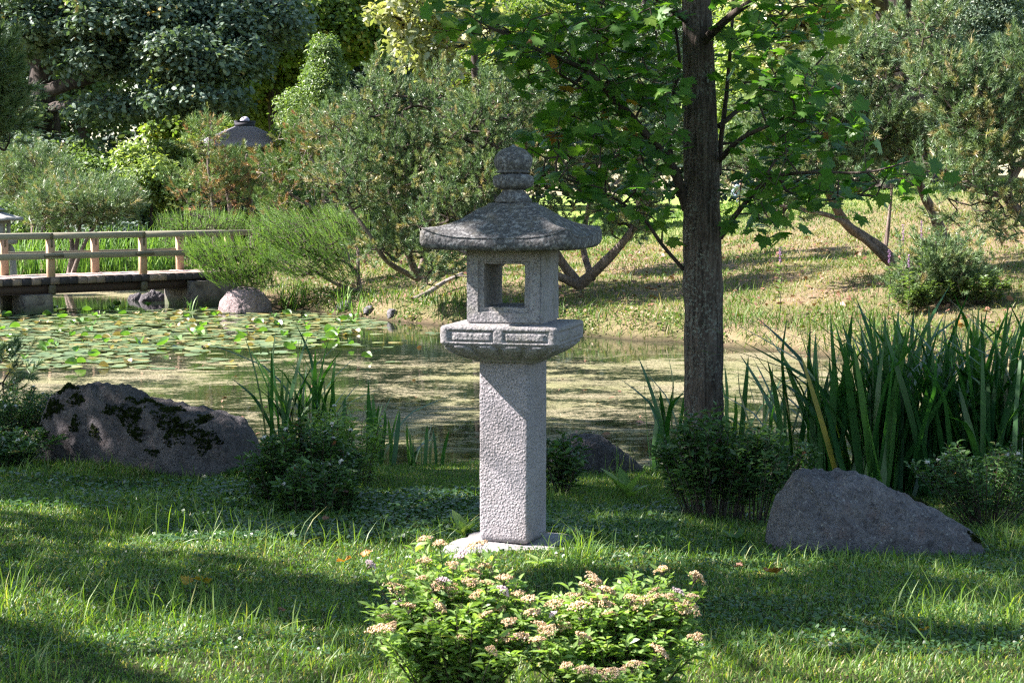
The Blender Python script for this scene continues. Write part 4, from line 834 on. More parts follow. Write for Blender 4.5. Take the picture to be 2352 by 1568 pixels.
# foreground maple
D = 11.0; tb = on(W(1617, 1120, D)[0], D)
def Wd(ix, iy, d=0): return W(ix, iy, D + d)
mtree = tree_obj('maple_tree', 'dark trunked young maple with lobed green leaves to the right of the lantern', 'maple tree', tuple(tb))
mb = MB(); tp = [tb + [0, 0, -.1], tb + [0, 0, .05], Wd(1617, 950), Wd(1616, 750), Wd(1613, 560), Wd(1610, 350), Wd(1606, 160), Wd(1600, 0), Wd(1605, -250), Wd(1590, -550), Wd(1600, -850), Wd(1600, -1200)]
ps = smooth_path(tp, 10); zt = ps[:, 2]; rr_ = np.interp(zt, [-.3, .0, .5, 1.3, 2.0, 2.7, 4.5, 7.5], [.17, .128, .120, .119, .104, .090, .06, .015])
rr_ = rr_ * (1 + .05 * np.exp(-((zt - 1.02) / .06) ** 2)); V, F = tube(ps, rr_, 40, .07, seed=2); mb.add(V - tb, F); mb.build('trunk', M['bark_maple'], mtree, True)
limbs = [([Wd(1578, 480), Wd(1545, 385, -.1), Wd(1490, 315, -.2), Wd(1420, 240, -.3), Wd(1350, 165, -.4), Wd(1250, 120, -.5), Wd(1120, 60, -.6)], .032, .008),
         ([Wd(1560, 400, .1), Wd(1480, 300, .2), Wd(1400, 190, .3), Wd(1380, 60, .4), Wd(1390, -120, .5)], .022, .008),
         ([Wd(1550, 400, .1), Wd(1535, 310, .15), Wd(1548, 210, .2), Wd(1560, 130, .2), Wd(1530, -60, .2)], .020, .008),
         ([Wd(1570, 618), Wd(1520, 560, -.1), Wd(1480, 505, -.2), Wd(1420, 460, -.3), Wd(1330, 420, -.4), Wd(1270, 400, -.5)], .013, .004),
         ([Wd(1650, 400), Wd(1655, 330, .1), Wd(1668, 220, .1), Wd(1680, 80, .1), Wd(1690, -120, .1)], .020, .008),
         ([Wd(1650, 370), Wd(1700, 320, -.3), Wd(1760, 290, -.5), Wd(1840, 250, -.7), Wd(1930, 190, -.8)], .018, .005),
         ([Wd(1655, 545), Wd(1700, 480, -.2), Wd(1770, 410, -.5), Wd(1870, 395, -.8), Wd(1990, 395, -1.0), Wd(2090, 370, -1.1)], .018, .004),
         ([Wd(1650, 290), Wd(1740, 220, .3), Wd(1840, 180, .5), Wd(1900, 120, .6)], .016, .005),
         ([Wd(1600, 110), Wd(1700, 20, -.4), Wd(1850, -60, -.6)], .03, .01), ([Wd(1600, 60), Wd(1450, -40, -.3), Wd(1250, -90, -.6)], .03, .01), ([Wd(1600, -100), Wd(1500, -250, .6), Wd(1350, -380, .9)], .03, .01), ([Wd(1600, -200), Wd(1750, -350, .4), Wd(1950, -450, .5)], .03, .01), ([Wd(1600, -300), Wd(1620, -500, -.7), Wd(1650, -700, -1)], .025, .01)]
mb = MB(); paths = []
for i, (pts, a, b_) in enumerate(limbs): (V, F), p = limb(pts, a, b_, 8, .15, 6, i); mb.add(V - tb, F); paths.append(p)
gm = np.random.default_rng(31)
cl = [(1200, 90, 120, 60, 90), (1330, 60, 140, 70, 120), (1480, 60, 120, 70, 120), (1250, 160, 100, 45, 60), (1370, 190, 110, 60, 90), (1500, 190, 80, 70, 80), (1060, 40, 90, 35, 30), (1330, 290, 110, 50, 62), (1450, 330, 90, 60, 62), (1260, 330, 70, 45, 32), (1320, 400, 100, 45, 56), (1420, 450, 90, 35, 36), (1500, 430, 60, 50, 30), (1520, 510, 50, 25, 10), (1700, 50, 90, 60, 80), (1830, 40, 90, 50, 52), (1720, 170, 70, 70, 60), (1830, 200, 110, 60, 76), (1780, 310, 120, 60, 80), (1900, 300, 80, 50, 46), (1760, 400, 110, 45, 56), (1900, 430, 120, 40, 56), (2040, 400, 90, 35, 26), (1700, 480, 60, 45, 26), (1750, 530, 45, 35, 12), (1620, 20, 90, 30, 36), (1640, 470, 45, 45, 14), (1560, 310, 40, 120, 26)]
att = np.concatenate([ell(a, b_, c, d, D - .35, .75, int(n * .62), gm, .2) for a, b_, c, d, n in cl] + [ell(1600, -330, 560, 200, D, 2.2, 300, gm, .5), ell(1600, -750, 420, 280, D, 1.8, 220, gm, .5)])
tx = np.interp(att[:, 2], tp_z := np.array([-.2, 3.2]), [W(1617, 1100, 11)[0], W(1604, 100, 11)[0]]); att = att[~((np.abs(att[:, 0] - tx) < .20) & (att[:, 1] < 11.2) & (att[:, 2] < 2.75) & (gm.random(len(att)) < .85))]
PA, par, rad, dirs, nr = grow(paths + [ps[60:]], att, .16, .12, .0016, .46, g=gm); par2 = par.copy(); par2[:nr] = -1
edges_mesh(mb, PA - tb, par2, np.minimum(rad, .02), 5); mb.build('branch', M['twig'], mtree, True)
n = len(att) * 2; pos = np.repeat(att, 2, 0) + gm.normal(0, .05, (n, 3)); nl = np.array([0, -.25, .85]) + gm.normal(0, .42, (n, 3)); R = frames(nl, gm.random(n) * 6.28)
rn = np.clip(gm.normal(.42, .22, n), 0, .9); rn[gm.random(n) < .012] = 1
sun_tint = (pos[:, 2] < 1.35) & (abs(pos[:, 0] - 1.35) < .5); rn = np.where(sun_tint, np.clip(rn + .3, 0, .96), rn)  # lowest leaves by the trunk coloured lighter, as if in sun
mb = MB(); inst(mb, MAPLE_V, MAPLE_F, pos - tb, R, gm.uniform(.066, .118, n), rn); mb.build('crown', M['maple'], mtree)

# ------------------------------------------------------------------ unseen shade trees left of the view, crowns cut around set sunlit strips
def polyg(pix, z=.03):
    out = []
    for ix, iy in pix:
        d = W(ix, iy, 1.0) - np.array([0, 0, ZC]); k = (z - ZC) / d[2]; out.append((d[0] * k, d[1] * k))
    return np.array(out)
LIT = [polyg(p) for p in [
    [(-200, 1085), (0, 1105), (150, 1125), (170, 1160), (0, 1150), (-200, 1130)],
    [(170, 1175), (420, 1185), (700, 1215), (900, 1240), (1110, 1225), (1110, 1330), (830, 1325), (560, 1270), (250, 1235)],
    [(1100, 1215), (1300, 1225), (1560, 1240), (1570, 1290), (1330, 1310), (1100, 1330)],
    [(1620, 1292), (1860, 1300), (1850, 1326), (1640, 1322)], [(2040, 1285), (2352, 1290), (2352, 1305), (2060, 1305)],
    [(-300, 1300), (0, 1350), (250, 1385), (620, 1415), (870, 1470), (900, 1760), (560, 1760), (370, 1590), (200, 1500), (0, 1440), (-300, 1390)],
    [(1600, 1500), (1900, 1485), (2150, 1500), (2352, 1530), (2500, 1560), (2500, 1800), (1600, 1800)], [(2060, 1385), (2500, 1370), (2500, 1460), (2110, 1445)]]]
LIT += [np.array([(-.34, 7.58), (1.42, 7.55), (1.42, 8.05), (1.1, 8.2), (-.30, 8.2)]), np.array([(-1.0, 3.4), (2.1, 3.4), (2.0, 5.9), (-.75, 5.95)])]
def inpoly(P, poly):
    x, y = P[:, 0], P[:, 1]; r = np.zeros(len(P), bool); n = len(poly)
    for i in range(n):
        x1, y1 = poly[i]; x2, y2 = poly[(i + 1) % n]
        c = ((y1 > y) != (y2 > y)) & (x < (x2 - x1) * (y - y1) / (y2 - y1 + 1e-12) + x1); r ^= c
    return r
SH = SUN / SUN[2]
def shade_reject(P):
    G = P - SH * (P[:, 2:3] - .03); w = np.stack([.06 * np.sin(G[:, 1] * 17), .05 * np.sin(G[:, 0] * 13 + 1)], 1)
    r = np.zeros(len(P), bool)
    for q in LIT: r |= inpoly(G[:, :2] + w, q)
    return r
gs = np.random.default_rng(41)
regs = [(-6.5, -1.6, 3.4, 14.3), (-1.6, 3.5, 3.4, 15.6), (3.5, 9.5, 4.5, 15.6)]
tg = np.concatenate([np.stack([gs.uniform(a, b_, int((b_ - a) * (d - c) * (11 if a < 3 else 6))), gs.uniform(c, d, int((b_ - a) * (d - c) * (11 if a < 3 else 6)))], 1) for a, b_, c, d in regs])
z = gs.uniform(4.6, 8.6, len(tg)); att = np.column_stack([tg, np.full(len(tg), .03)]) + SH * z[:, None]
roots = [on(-7.6, 5.2), on(-7.4, 9.6), on(-9.2, 13.4)]
who = np.argmin([((att[:, :2] - r[:2]) ** 2).sum(1) for r in roots], 0)
for k, r in enumerate(roots):
    a = att[who == k]; c = a.mean(0)
    broadtree('shade_tree', ['shade tree left of the view, nearest the camera', 'shade tree left of the lantern, outside the view', 'shade tree left of the mossy boulder, outside the view'][k], r,
              [([r, r + [.1, 0, 2.0], r + [.2, .1, 4.0], [r[0] * .8 + c[0] * .2, r[1], 5.2], [(r[0] + c[0]) / 2, (r[1] + c[1]) / 2, 6.6]], .24, .09)], [a], .13, 46, .42, 'broad', (LEAFR_V, LEAFR_F), r0=.004, seed=80 + k, reject=shade_reject, maxr=.05)
#TREES_END

# ------------------------------------------------------------------ shrubs with flower heads
def flower_head(seed, mat, r=.024, pink=False):
    g = np.random.default_rng(seed); mb = MB()
    V = np.array([[1, 0, 0], [-1, 0, 0], [0, 1, 0], [0, -1, 0], [0, 0, 1], [0, 0, -1]], float); F = np.array([[0, 2, 4], [2, 1, 4], [1, 3, 4], [3, 0, 4], [2, 0, 5], [1, 2, 5], [3, 1, 5], [0, 3, 5]])
    n = 130; a = g.random(n) * 2 * PI; q = np.sqrt(g.random(n)); lob = 1 + .22 * np.sin(a * 3 + seed) + .12 * np.sin(a * 5)
    p = np.stack([np.cos(a) * q * r * lob, np.sin(a) * q * r * lob, r * .42 * (1 - q ** 2) + g.normal(0, .0015, n)], 1)
    inst(mb, V, F, p, frames(g.normal(0, 1, (n, 3)), g.random(n) * 6), g.uniform(.0016, .0034, n), g.random(n), 0)
    for i in range(10):
        a = g.random() * 6.28; e = np.array([math.cos(a) * r * .7, math.sin(a) * r * .7, 0]); pts = np.array([[0, 0, -r * 1.1], e * .5 + [0, 0, -r * .4], e]); v, f = tube(pts, .0006, 3); mb.add(v, f, .5, 1)
    me = mb.build('flower_head', [mat, M['twig']], None); COL.objects.unlink(me); return me
HEADS = [flower_head(i, M['petal_cream'], .021 + .004 * (i % 3)) for i in range(4)] + [flower_head(7, M['petal_pink'], .016), flower_head(8, M['petal_pink'], .021)]
HEADW = [flower_head(17, M['petal_white'], .010)]
def shrub(name, label, base, Rx, Ry, H, nst, nlf, leaf, mat, seed, heads=0, hset=None, pink=.2, stem='twig', cat='shrub', lean=(0, 0), low=.18, LT=None, hpos=None, r=.0028, topflat=.75, spread=.22):
    g = np.random.default_rng(seed); base = np.asarray(base, float); t = thing(name, label, cat, tuple(base)); mb = MB(); LP = []; LD = []; LU = []; tips = []
    hps = [] if hpos is None else [np.asarray(p) for p in hpos] + [np.asarray(p) * [1, 1, g.uniform(.86, .98)] + g.normal(0, .03, 3) * [1, 1, .2] for p in hpos for _ in range(2)]
    for i in range(nst + len(hps)):
        a = g.random() * 2 * PI; q = math.sqrt(g.random()); hh_ = H * (1 - topflat * .4 * q * q) * g.uniform(.78, 1.06)
        tip = np.array([math.cos(a) * q * Rx + lean[0], math.sin(a) * q * Ry + lean[1], hh_]); b0 = np.array([math.cos(a) * q * Rx * spread, math.sin(a) * q * Ry * spread, -.02])
        if i >= nst: tip = hps[i - nst]; hh_ = tip[2]; b0 = np.array([tip[0] * .3, tip[1] * .3, -.02])
        mid = b0 * .45 + tip * .55 + np.array([0, 0, hh_ * .06]) + g.normal(0, .02 * H, 3); pts = smooth_path([b0, mid, tip], 7); v, f = tube(pts, np.linspace(r, r * .35, len(pts)), 4); mb.add(v, f)
        s_ = np.sort(g.uniform(low, 1.0, nlf)); idx = s_ * (len(pts) - 1); i0 = np.minimum(idx.astype(int), len(pts) - 2); p = pts[i0] + (pts[i0 + 1] - pts[i0]) * (idx - i0)[:, None]
        az = np.arange(nlf) * 2.4 + g.random() * 6; sp = np.stack([np.cos(az), np.sin(az), .25 + .5 * g.random(nlf)], 1)
        br = g.random((nlf, 1)) * .09 * H * (1.15 - s_[:, None]); LP.append(p + sp * br); LD.append(nrm(sp + g.normal(0, .25, (nlf, 3)))); tips.append((tip, pts[-1] - pts[-2]))
    mb.build('stems', M[stem], t)
    P = np.concatenate(LP); Dr = np.concatenate(LD); n = len(P); up = np.array([0, 0, 1.]) + g.normal(0, .35, (n, 3)); X = nrm(np.cross(Dr, up)); Z = np.cross(X, Dr); R = np.stack([X, Dr, Z], 2)
    LT = LT or (LEAFN_V, LEAFN_F); mb = MB(); inst(mb, LT[0], LT[1], P, R, g.uniform(.65, 1.3, n) * leaf, np.clip(g.normal(.45, .22, n) + .1 * (P[:, 2] / H - .5), 0, 1)); mb.build('foliage', M[mat], t)
    if heads or hpos is not None:
        spots = hpos if hpos is not None else [tips[i][0] for i in g.permutation(len(tips))[:heads]]
        for i, p in enumerate(spots):
            k = g.integers(4, 6) if (hset is None and g.random() < pink) else (g.integers(0, 4) if hset is None else 0)
            o = (HEADS if hset is None else hset)[k].copy(); COL.objects.link(o); o.parent = t; o.location = tuple(np.asarray(p) + [0, 0, .004]); o.rotation_euler = (g.normal(0, .3), g.normal(0, .3), g.random() * 6); s_ = g.uniform(.8, 1.35); o.scale = (s_,) * 3
    return t, tips
def heads_at(px, D, base, jit=.12, g=np.random.default_rng(5)):
    return [W(ix, iy, D + .15 - .42 * (iy - 1235) / 300 + g.uniform(-jit, jit) * .5) - base for ix, iy in px]
hp1 = [(975, 1240), (1010, 1250), (1095, 1255), (1060, 1275), (975, 1290), (850, 1298), (1040, 1300), (970, 1330), (1020, 1335), (1090, 1320), (910, 1355), (1000, 1350), (940, 1395), (915, 1385), (1110, 1300), (1120, 1345), (1155, 1358), (1160, 1330), (1190, 1366), (1215, 1378), (1035, 1360), (1095, 1368), (1060, 1400), (1115, 1415), (1150, 1400), (890, 1420), (875, 1450), (985, 1430), (1055, 1470), (1170, 1430), (1165, 1470), (1130, 1495), (1200, 1465), (900, 1440), (1010, 1395), (1080, 1340)]
hp2 = [(1520, 1310), (1600, 1328), (1590, 1372), (1365, 1338), (1345, 1352), (1320, 1372), (1330, 1395), (1390, 1390), (1275, 1390), (1270, 1412), (1225, 1410), (1245, 1440), (1260, 1450), (1295, 1440), (1235, 1472), (1500, 1362), (1535, 1372), (1560, 1365), (1470, 1385), (1430, 1400), (1400, 1415), (1450, 1375), (1345, 1425), (1495, 1420), (1555, 1385), (1340, 1465), (1300, 1530), (1455, 1530), (1350, 1545), (1515, 1500), (1600, 1465), (1395, 1360), (1250, 1497), (1405, 1550), (1580, 1400), (1500, 1380), (1375, 1375)]
D1 = 5.15; b1 = on(W(1052, 1568, D1)[0], D1); b2 = on(W(1425, 1568, D1)[0], D1)
shrub('spirea_bush', 'flowering bush with cream and pink flower heads in the front centre, left half', b1 + [0, .05, 0], .27, .24, .42, 140, 40, .036, 'spirea', 51, hpos=heads_at(hp1, D1, b1 + [0, .05, 0]), low=.12)
shrub('spirea_bush', 'flowering bush with cream and pink flower heads in the front centre, right half', b2 + [0, .05, 0], .27, .24, .38, 140, 40, .036, 'spirea', 52, hpos=heads_at(hp2, D1, b2 + [0, .05, 0]), low=.12)
def at_(ix, D, dz=0): return on(W(ix, 1000, D)[0], D, dz)
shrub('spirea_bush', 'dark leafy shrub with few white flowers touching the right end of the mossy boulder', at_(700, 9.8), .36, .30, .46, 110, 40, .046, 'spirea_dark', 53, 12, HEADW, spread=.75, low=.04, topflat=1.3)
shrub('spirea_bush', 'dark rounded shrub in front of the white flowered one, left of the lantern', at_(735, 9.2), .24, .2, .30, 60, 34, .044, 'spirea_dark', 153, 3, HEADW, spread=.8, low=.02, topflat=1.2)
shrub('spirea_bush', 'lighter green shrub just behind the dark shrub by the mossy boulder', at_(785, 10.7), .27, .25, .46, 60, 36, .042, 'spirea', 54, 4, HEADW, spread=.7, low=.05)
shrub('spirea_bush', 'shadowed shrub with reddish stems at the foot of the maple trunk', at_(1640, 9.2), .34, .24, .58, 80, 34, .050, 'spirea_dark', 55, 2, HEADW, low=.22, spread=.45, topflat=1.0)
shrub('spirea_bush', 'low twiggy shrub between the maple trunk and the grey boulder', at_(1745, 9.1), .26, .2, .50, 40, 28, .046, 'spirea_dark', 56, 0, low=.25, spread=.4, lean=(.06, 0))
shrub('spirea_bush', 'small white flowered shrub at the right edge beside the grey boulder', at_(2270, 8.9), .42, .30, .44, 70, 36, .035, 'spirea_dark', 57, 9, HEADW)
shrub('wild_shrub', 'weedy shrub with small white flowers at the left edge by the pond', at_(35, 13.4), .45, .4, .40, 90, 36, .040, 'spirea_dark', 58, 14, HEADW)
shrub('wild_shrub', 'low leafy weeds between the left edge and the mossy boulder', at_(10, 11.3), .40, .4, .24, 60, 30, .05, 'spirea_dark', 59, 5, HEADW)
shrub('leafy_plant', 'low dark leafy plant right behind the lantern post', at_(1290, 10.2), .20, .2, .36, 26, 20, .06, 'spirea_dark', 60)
for k, (ix, iy) in enumerate([(2185, 700), (2260, 700), (2100, 720)]):
    p = GP(ix, iy); shrub('leafy_plant', ['low leafy weed below the bank pine', 'leafy weed right of the bank pine', 'leafy weed beside the purple flowers'][k], p, .38, .3, .45, 34, 26, .07, 'broad', 61 + k)
# purple loosestrife on the far bank
for k, (ix, iy, h) in enumerate([(2071, 720, 1.15), (2113, 720, 1.2), (2040, 725, .85), (2085, 728, .8), (1790, 740, 1.0)]):
    p = GP(ix, iy); g = np.random.default_rng(70 + k); t = thing('purple_flower_plant', ['tall purple spiked plant left of the bank pine', 'tall purple spiked plant in front of the bank pine', 'short purple spiked plant, leftmost of the four by the bank pine', 'short purple spiked plant between the tall ones', 'thin purple spiked plant near the maple trunk'][k], 'flower', tuple(p))
    mb = MB(); mb.add(*tube([[0, 0, 0], [.02, 0, h * .5], [.0, 0, h]], [.006, .004, .003], 4)); mb.build('stem', M['twig'], t)
    mb = MB(); n = 40; zz_ = g.uniform(.05, .75, n) * h; a = g.random(n) * 6.28; Dr = np.stack([np.cos(a), np.sin(a), .5 + 0 * a], 1); Dr = nrm(Dr); X = nrm(np.cross(Dr, [0, 0, 1.])); R = np.stack([X, Dr, np.cross(X, Dr)], 2)
    inst(mb, LEAFN_V, LEAFN_F, np.stack([0 * a, 0 * a, zz_], 1), R, g.uniform(.06, .12, n), g.random(n)); mb.build('leaves', M['broad'], t)
    mb = MB(); n = 70; p2 = np.stack([g.normal(0, .008, n), g.normal(0, .008, n), g.uniform(.8, 1.0, n) * h], 1); inst(mb, LEAFR_V, LEAFR_F, p2, frames(g.normal(0, 1, (n, 3)), a[:1].repeat(n)), g.uniform(.010, .018, n), g.random(n)); mb.build('flower_spike', M['petal_purple'], t)

# ------------------------------------------------------------------ sword leaved plants
def blade_T(seg=9, bend=.12, tipb=0):
    t = np.linspace(0, 1, seg + 1); w = np.interp(t, [0, .3, .7, .9, 1], [.8, 1, .9, .5, .02]); y = bend * t ** 2.2 + tipb * np.maximum(t - .75, 0) ** 1.2 * 2; V = []
    for i in range(seg + 1): V += [[-w[i] / 2, y[i] + .15 * w[i] * .0, t[i]], [0, y[i] - .0, t[i]], [w[i] / 2, y[i], t[i]]]
    V = np.array(V); V[1::3, 1] += 0; F = []
    for i in range(seg):
        for j in range(2): F.append((i*3 + j, i*3 + j + 1, i*3 + 4 + j, i*3 + 3 + j))
    return V, np.array(F)
BL = [blade_T(9, .05), blade_T(9, .16), blade_T(9, .32, .3), blade_T(9, .10, -.2), blade_T(9, .22), blade_T(9, .5, .8)]
def blades(mb, P, H, Wd_, lean, rnd, g, face=None, T=BL):
    n = len(P); az = g.random(n) * 6.28 if face is None else face; ld = g.random(n) * 6.28
    d = np.stack([np.cos(ld) * lean, np.sin(ld) * lean, np.ones(n)], 1); sel = g.integers(0, len(T), n)
    for k in range(len(T)):
        q = sel == k
        if q.sum():
            S = np.stack([Wd_[q], H[q], H[q]], 1); inst(mb, T[k][0], T[k][1], P[q], frames(d[q], az[q]), S, rnd[q])
def iris(label, x, y, rx, ry, n, h, seed, w=.028, mat='iris', lean=.16, name='iris_clump', floor=None, group=None):
    g = np.random.default_rng(seed); zb = float(gz(x, y)); zb = max(zb, WZ - .1); base = np.array([x, y, zb]); a = g.random(n) * 6.28; q = np.sqrt(g.random(n))
    P = np.stack([np.cos(a) * q * rx, np.sin(a) * q * ry, 0 * a], 1); P[:, 2] = np.maximum(gz(x + P[:, 0], y + P[:, 1]), WZ - .1) - zb - .02
    mb = MB(); blades(mb, P, h * g.uniform(.62, 1.08, n), w * g.uniform(.7, 1.2, n), np.abs(g.normal(0, lean, n)), np.clip(g.normal(.4, .22, n), 0, 1), g, g.normal(0, .8, n) + PI * (g.random(n) < .5))
    o = mb.build(name, M[mat]); o.location = tuple(base); return tag(o, label, 'iris plant', group)
for k, (ix, D, n, h) in enumerate([(1815, 11.2, 10, .92), (1875, 10.7, 28, 1.02), (1950, 10.5, 46, 1.0), (2010, 10.3, 56, 1.04), (2100, 10.4, 60, 1.06), (2190, 10.2, 60, 1.06), (2270, 10.4, 60, 1.08), (2350, 10.0, 56, 1.05), (2060, 11.2, 46, 1.08), (2240, 11.3, 50, 1.10), (2400, 11.0, 56, 1.10)]):
    x = W(ix, 1000, D)[0]
    iris(['sparse tall sword leaves nearest the maple trunk in the right bank', 'tall sword leaved clump, second from the maple trunk', 'tall sword leaved clump behind the left end of the grey boulder', 'tall sword leaved clump behind the top of the grey boulder', 'tall sword leaved clump behind the right slope of the grey boulder', 'tall sword leaved clump above the right end of the grey boulder', 'tall sword leaved clump next to the white flowered shrub', 'tall sword leaved clump at the right edge, front row', 'tall sword leaved clump in the back row behind the boulder top', 'tall sword leaved clump in the back row above the white flowered shrub', 'tall sword leaved clump in the back row cut by the right edge'][k], x, D, .26, .26, n, h, 200 + k, .040, lean=.22)
for k, (ix, D, n, h, rx) in enumerate([(1520, 11.6, 12, .82, .10), (1555, 11.4, 7, .8, .06), (1700, 11.6, 7, .85, .12), (1740, 11.8, 5, .80, .1), (650, 12.0, 20, .90, .11), (705, 12.1, 26, .92, .12), (760, 12.0, 14, .80, .10), (855, 12.2, 11, .58, .10), (890, 12.0, 7, .45, .08), (950, 12.2, 8, .38, .12), (985, 12.0, 6, .30, .1)]):
    iris(['sword leaves just left of the maple trunk', 'few sword leaves touching the left side of the maple trunk', 'few sword leaves right of the maple trunk base', 'pair of thin sword leaves between trunk and right clumps', 'sword leaved clump behind the mossy boulder end, left part', 'tallest sword leaves left of the lantern post', 'right part of the sword leaves left of the lantern post', 'small sword leaved tuft midway between shrub and lantern post', 'short sword leaves in front of the shaded water', 'low grassy leaves by the shaded water left of the post', 'lowest grassy leaves closest to the lantern post'][k], W(ix, 1000, D)[0], D, rx, .1, n, h, 230 + k, .034)
for k, ix in enumerate([30, 75, 120, 165, 215, 265, 315, 360, 400]):
    D = 37.8 + (k % 3) * .5; iris('bright reed leaves on the far bank seen through the bridge railing', W(ix, 600, D)[0], D, .6, .4, 90, 1.0, 260 + k, .024, 'juniper', .14, 'reed_clump', group='reeds behind the bridge')
for k, (ix, iy, n, h) in enumerate([(655, 705, 22, .55), (690, 708, 22, .5), (445, 700, 8, .4), (790, 715, 18, .5), (830, 725, 16, .4), (470, 705, 7, .35), (480, 665, 9, .5)]):
    p = GP(ix, iy) if iy > 700 else W(ix, iy + 8, 30.0 + (iy < 680) * 3); iris(['narrow reeds right of the pinkish boulder', 'second tuft of narrow reeds right of the pinkish boulder', 'thin reeds at the bridge end left of the pinkish boulder', 'reeds under the big juniper', 'reeds at the pond corner below the pines', 'thin reeds touching the pinkish boulder', 'reeds in the water under the bridge'][k], p[0], p[1], .16, .1, n, h, 280 + k, .022, 'juniper', .25, 'reed_clump')

# ------------------------------------------------------------------ grass and ground cover
GB = [blade_T(3, .25), blade_T(3, .55, .3), blade_T(3, .9, .2)]
for q in GB: pass
def slim(T):     # two verts across instead of three
    V, F = T; n = len(V) // 3; V2 = V.reshape(n, 3, 3)[:, [0, 2]].reshape(-1, 3); F2 = np.array([(i*2, i*2 + 1, i*2 + 3, i*2 + 2) for i in range(n - 1)]); return V2, F2
GB = [slim(t) for t in GB]
def clear_mask(x, y):
    """keeps turf off the slab and boulders"""
    k = (abs(x - LX) < .24) & (abs(y - LY) < .27)
    xa = (x - W(335, 1000, 11.45)[0]); ya = y - 11.45; k |= ((xa * .891 - ya * .454) / .75) ** 2 + ((xa * .454 + ya * .891) / .27) ** 2 < 1
    k |= ((x - W(2012, 1270, 8.1)[0]) / .42) ** 2 + ((y - 8.15) / .24) ** 2 < 1
    return k
g = np.random.default_rng(300); N_ = 420000
D = np.sqrt(g.uniform(5.0 ** 2, 12.9 ** 2, N_)) ; keep = g.random(N_) < np.clip(9.0 / D, .2, 1) ** .9; D = D[keep]; x = g.uniform(-1, 1, len(D)) * (D * .30 + .55)
y = D; z = gz(x, y); k = (z > WZ + .03) & ~clear_mask(x, y); x, y, z = x[k], y[k], z[k]; n = len(x)
pn = np.array([mnoise.noise((a * 1.3, b_ * 1.3, 0)) for a, b_ in zip(x[::1], y[::1])])
bare = np.exp(-((x - W(900, 1225, 8.6)[0]) / .35) ** 2 - ((y - 8.75) / .22) ** 2); kk = g.random(n) > bare * .95
x, y, z, pn = x[kk], y[kk], z[kk], pn[kk]; n = len(x)
h = g.gamma(5, .0050, n) * (1 + .8 * np.clip(pn, -.6, 1)); h = np.clip(h, .012, .11)
rn = np.clip(g.normal(.42, .2, n) + pn * .15, 0, .9); dry = g.random(n) < .20; h = np.where(dry, h * .6, h); rn = np.where(dry, g.uniform(.9, 1, n), rn)
mb = MB(); blades(mb, np.stack([x, y, z - .004], 1), h, g.uniform(.0022, .0046, n), np.abs(g.normal(0, .38, n)), rn, g, None, GB)
tag(mb.build('lawn_grass', M['grass']), 'short green lawn grass of the near bank', 'grass', kind='stuff')
# taller wisps
mb = MB()
for (ix, iy, rx, n, hh_) in [(420, 1225, 170, 90, .17), (330, 1215, 40, 45, .16), (640, 1260, 200, 80, .15), (900, 1265, 180, 60, .12), (20, 1400, 60, 40, .20), (200, 1430, 200, 90, .14), (420, 1410, 160, 90, .15), (120, 1090, 130, 60, .12), (600, 1450, 250, 70, .12), (1330, 1290, 70, 130, .13), (1480, 1250, 110, 90, .10), (2180, 1440, 150, 100, .15), (2320, 1430, 60, 40, .15), (1800, 1300, 220, 110, .09), (2050, 1300, 220, 160, .08), (1420, 1125, 60, 20, .26), (1690, 1250, 100, 60, .11), (2300, 1250, 70, 80, .12), (700, 1540, 200, 60, .10), (100, 1545, 120, 50, .14), (1150, 1215, 60, 26, .12), (1050, 1230, 60, 26, .11), (350, 1075, 200, 120, .10), (560, 1110, 150, 60, .09)]:
    c = GP(ix, iy); k_ = FPX * 2.297 / c[1]; px = c[0] + g.normal(0, rx / k_ * .55, n); py = c[1] + g.normal(0, .16, n); P = np.stack([px, py, gz(px, py) - .005], 1)
    blades(mb, P, hh_ * g.uniform(.45, 1.25, n), g.uniform(.003, .0055, n), np.abs(g.normal(0, .28, n)), np.clip(g.normal(.6, .18, n), 0, .9), g, None, GB)
tag(mb.build('tall_grass', M['grass']), 'taller grass wisps standing out of the near lawn', 'grass', kind='stuff')
# ground cover leaves
OV = leaf_T(.8, .06, .1)
mb = MB()
def cover(ix0, ix1, iy0, iy1, n, s, lift=.03, mi=0):
    ix = g.uniform(ix0, ix1, n); iy = g.uniform(iy0, iy1, n); d = np.array([W(a, b_, 1.0) for a, b_ in zip(ix, iy)]) - [0, 0, ZC]
    k_ = (-.02 - ZC) / d[:, 2]; px, py = d[:, 0] * k_, d[:, 1] * k_
    zz_ = gz(px, py); ok = (zz_ > WZ + .04) & ~clear_mask(px, py) & (py < 14.5); px, py, zz_ = px[ok], py[ok], zz_[ok]; m_ = len(px)
    P = np.stack([px, py, zz_ + g.uniform(.006, lift, m_)], 1); inst(mb, OV[0], OV[1], P, frames(np.array([0, 0, 1.]) + g.normal(0, .38, (m_, 3)), g.random(m_) * 6.28), g.uniform(.6, 1.3, m_) * s, g.random(m_))
cover(350, 1100, 1085, 1240, 9000, .026); cover(1240, 1560, 1120, 1250, 3500, .024); cover(-80, 2430, 1180, 1568, 15000, .016, .03); cover(-80, 600, 1060, 1160, 2500, .026, .04); cover(1260, 2400, 1090, 1330, 4000, .020); cover(1000, 2430, 1420, 1568, 2500, .02)
tag(mb.build('ground_cover', M['clover']), 'small leaved ground cover and clover among the near grass', 'ground cover', kind='stuff')
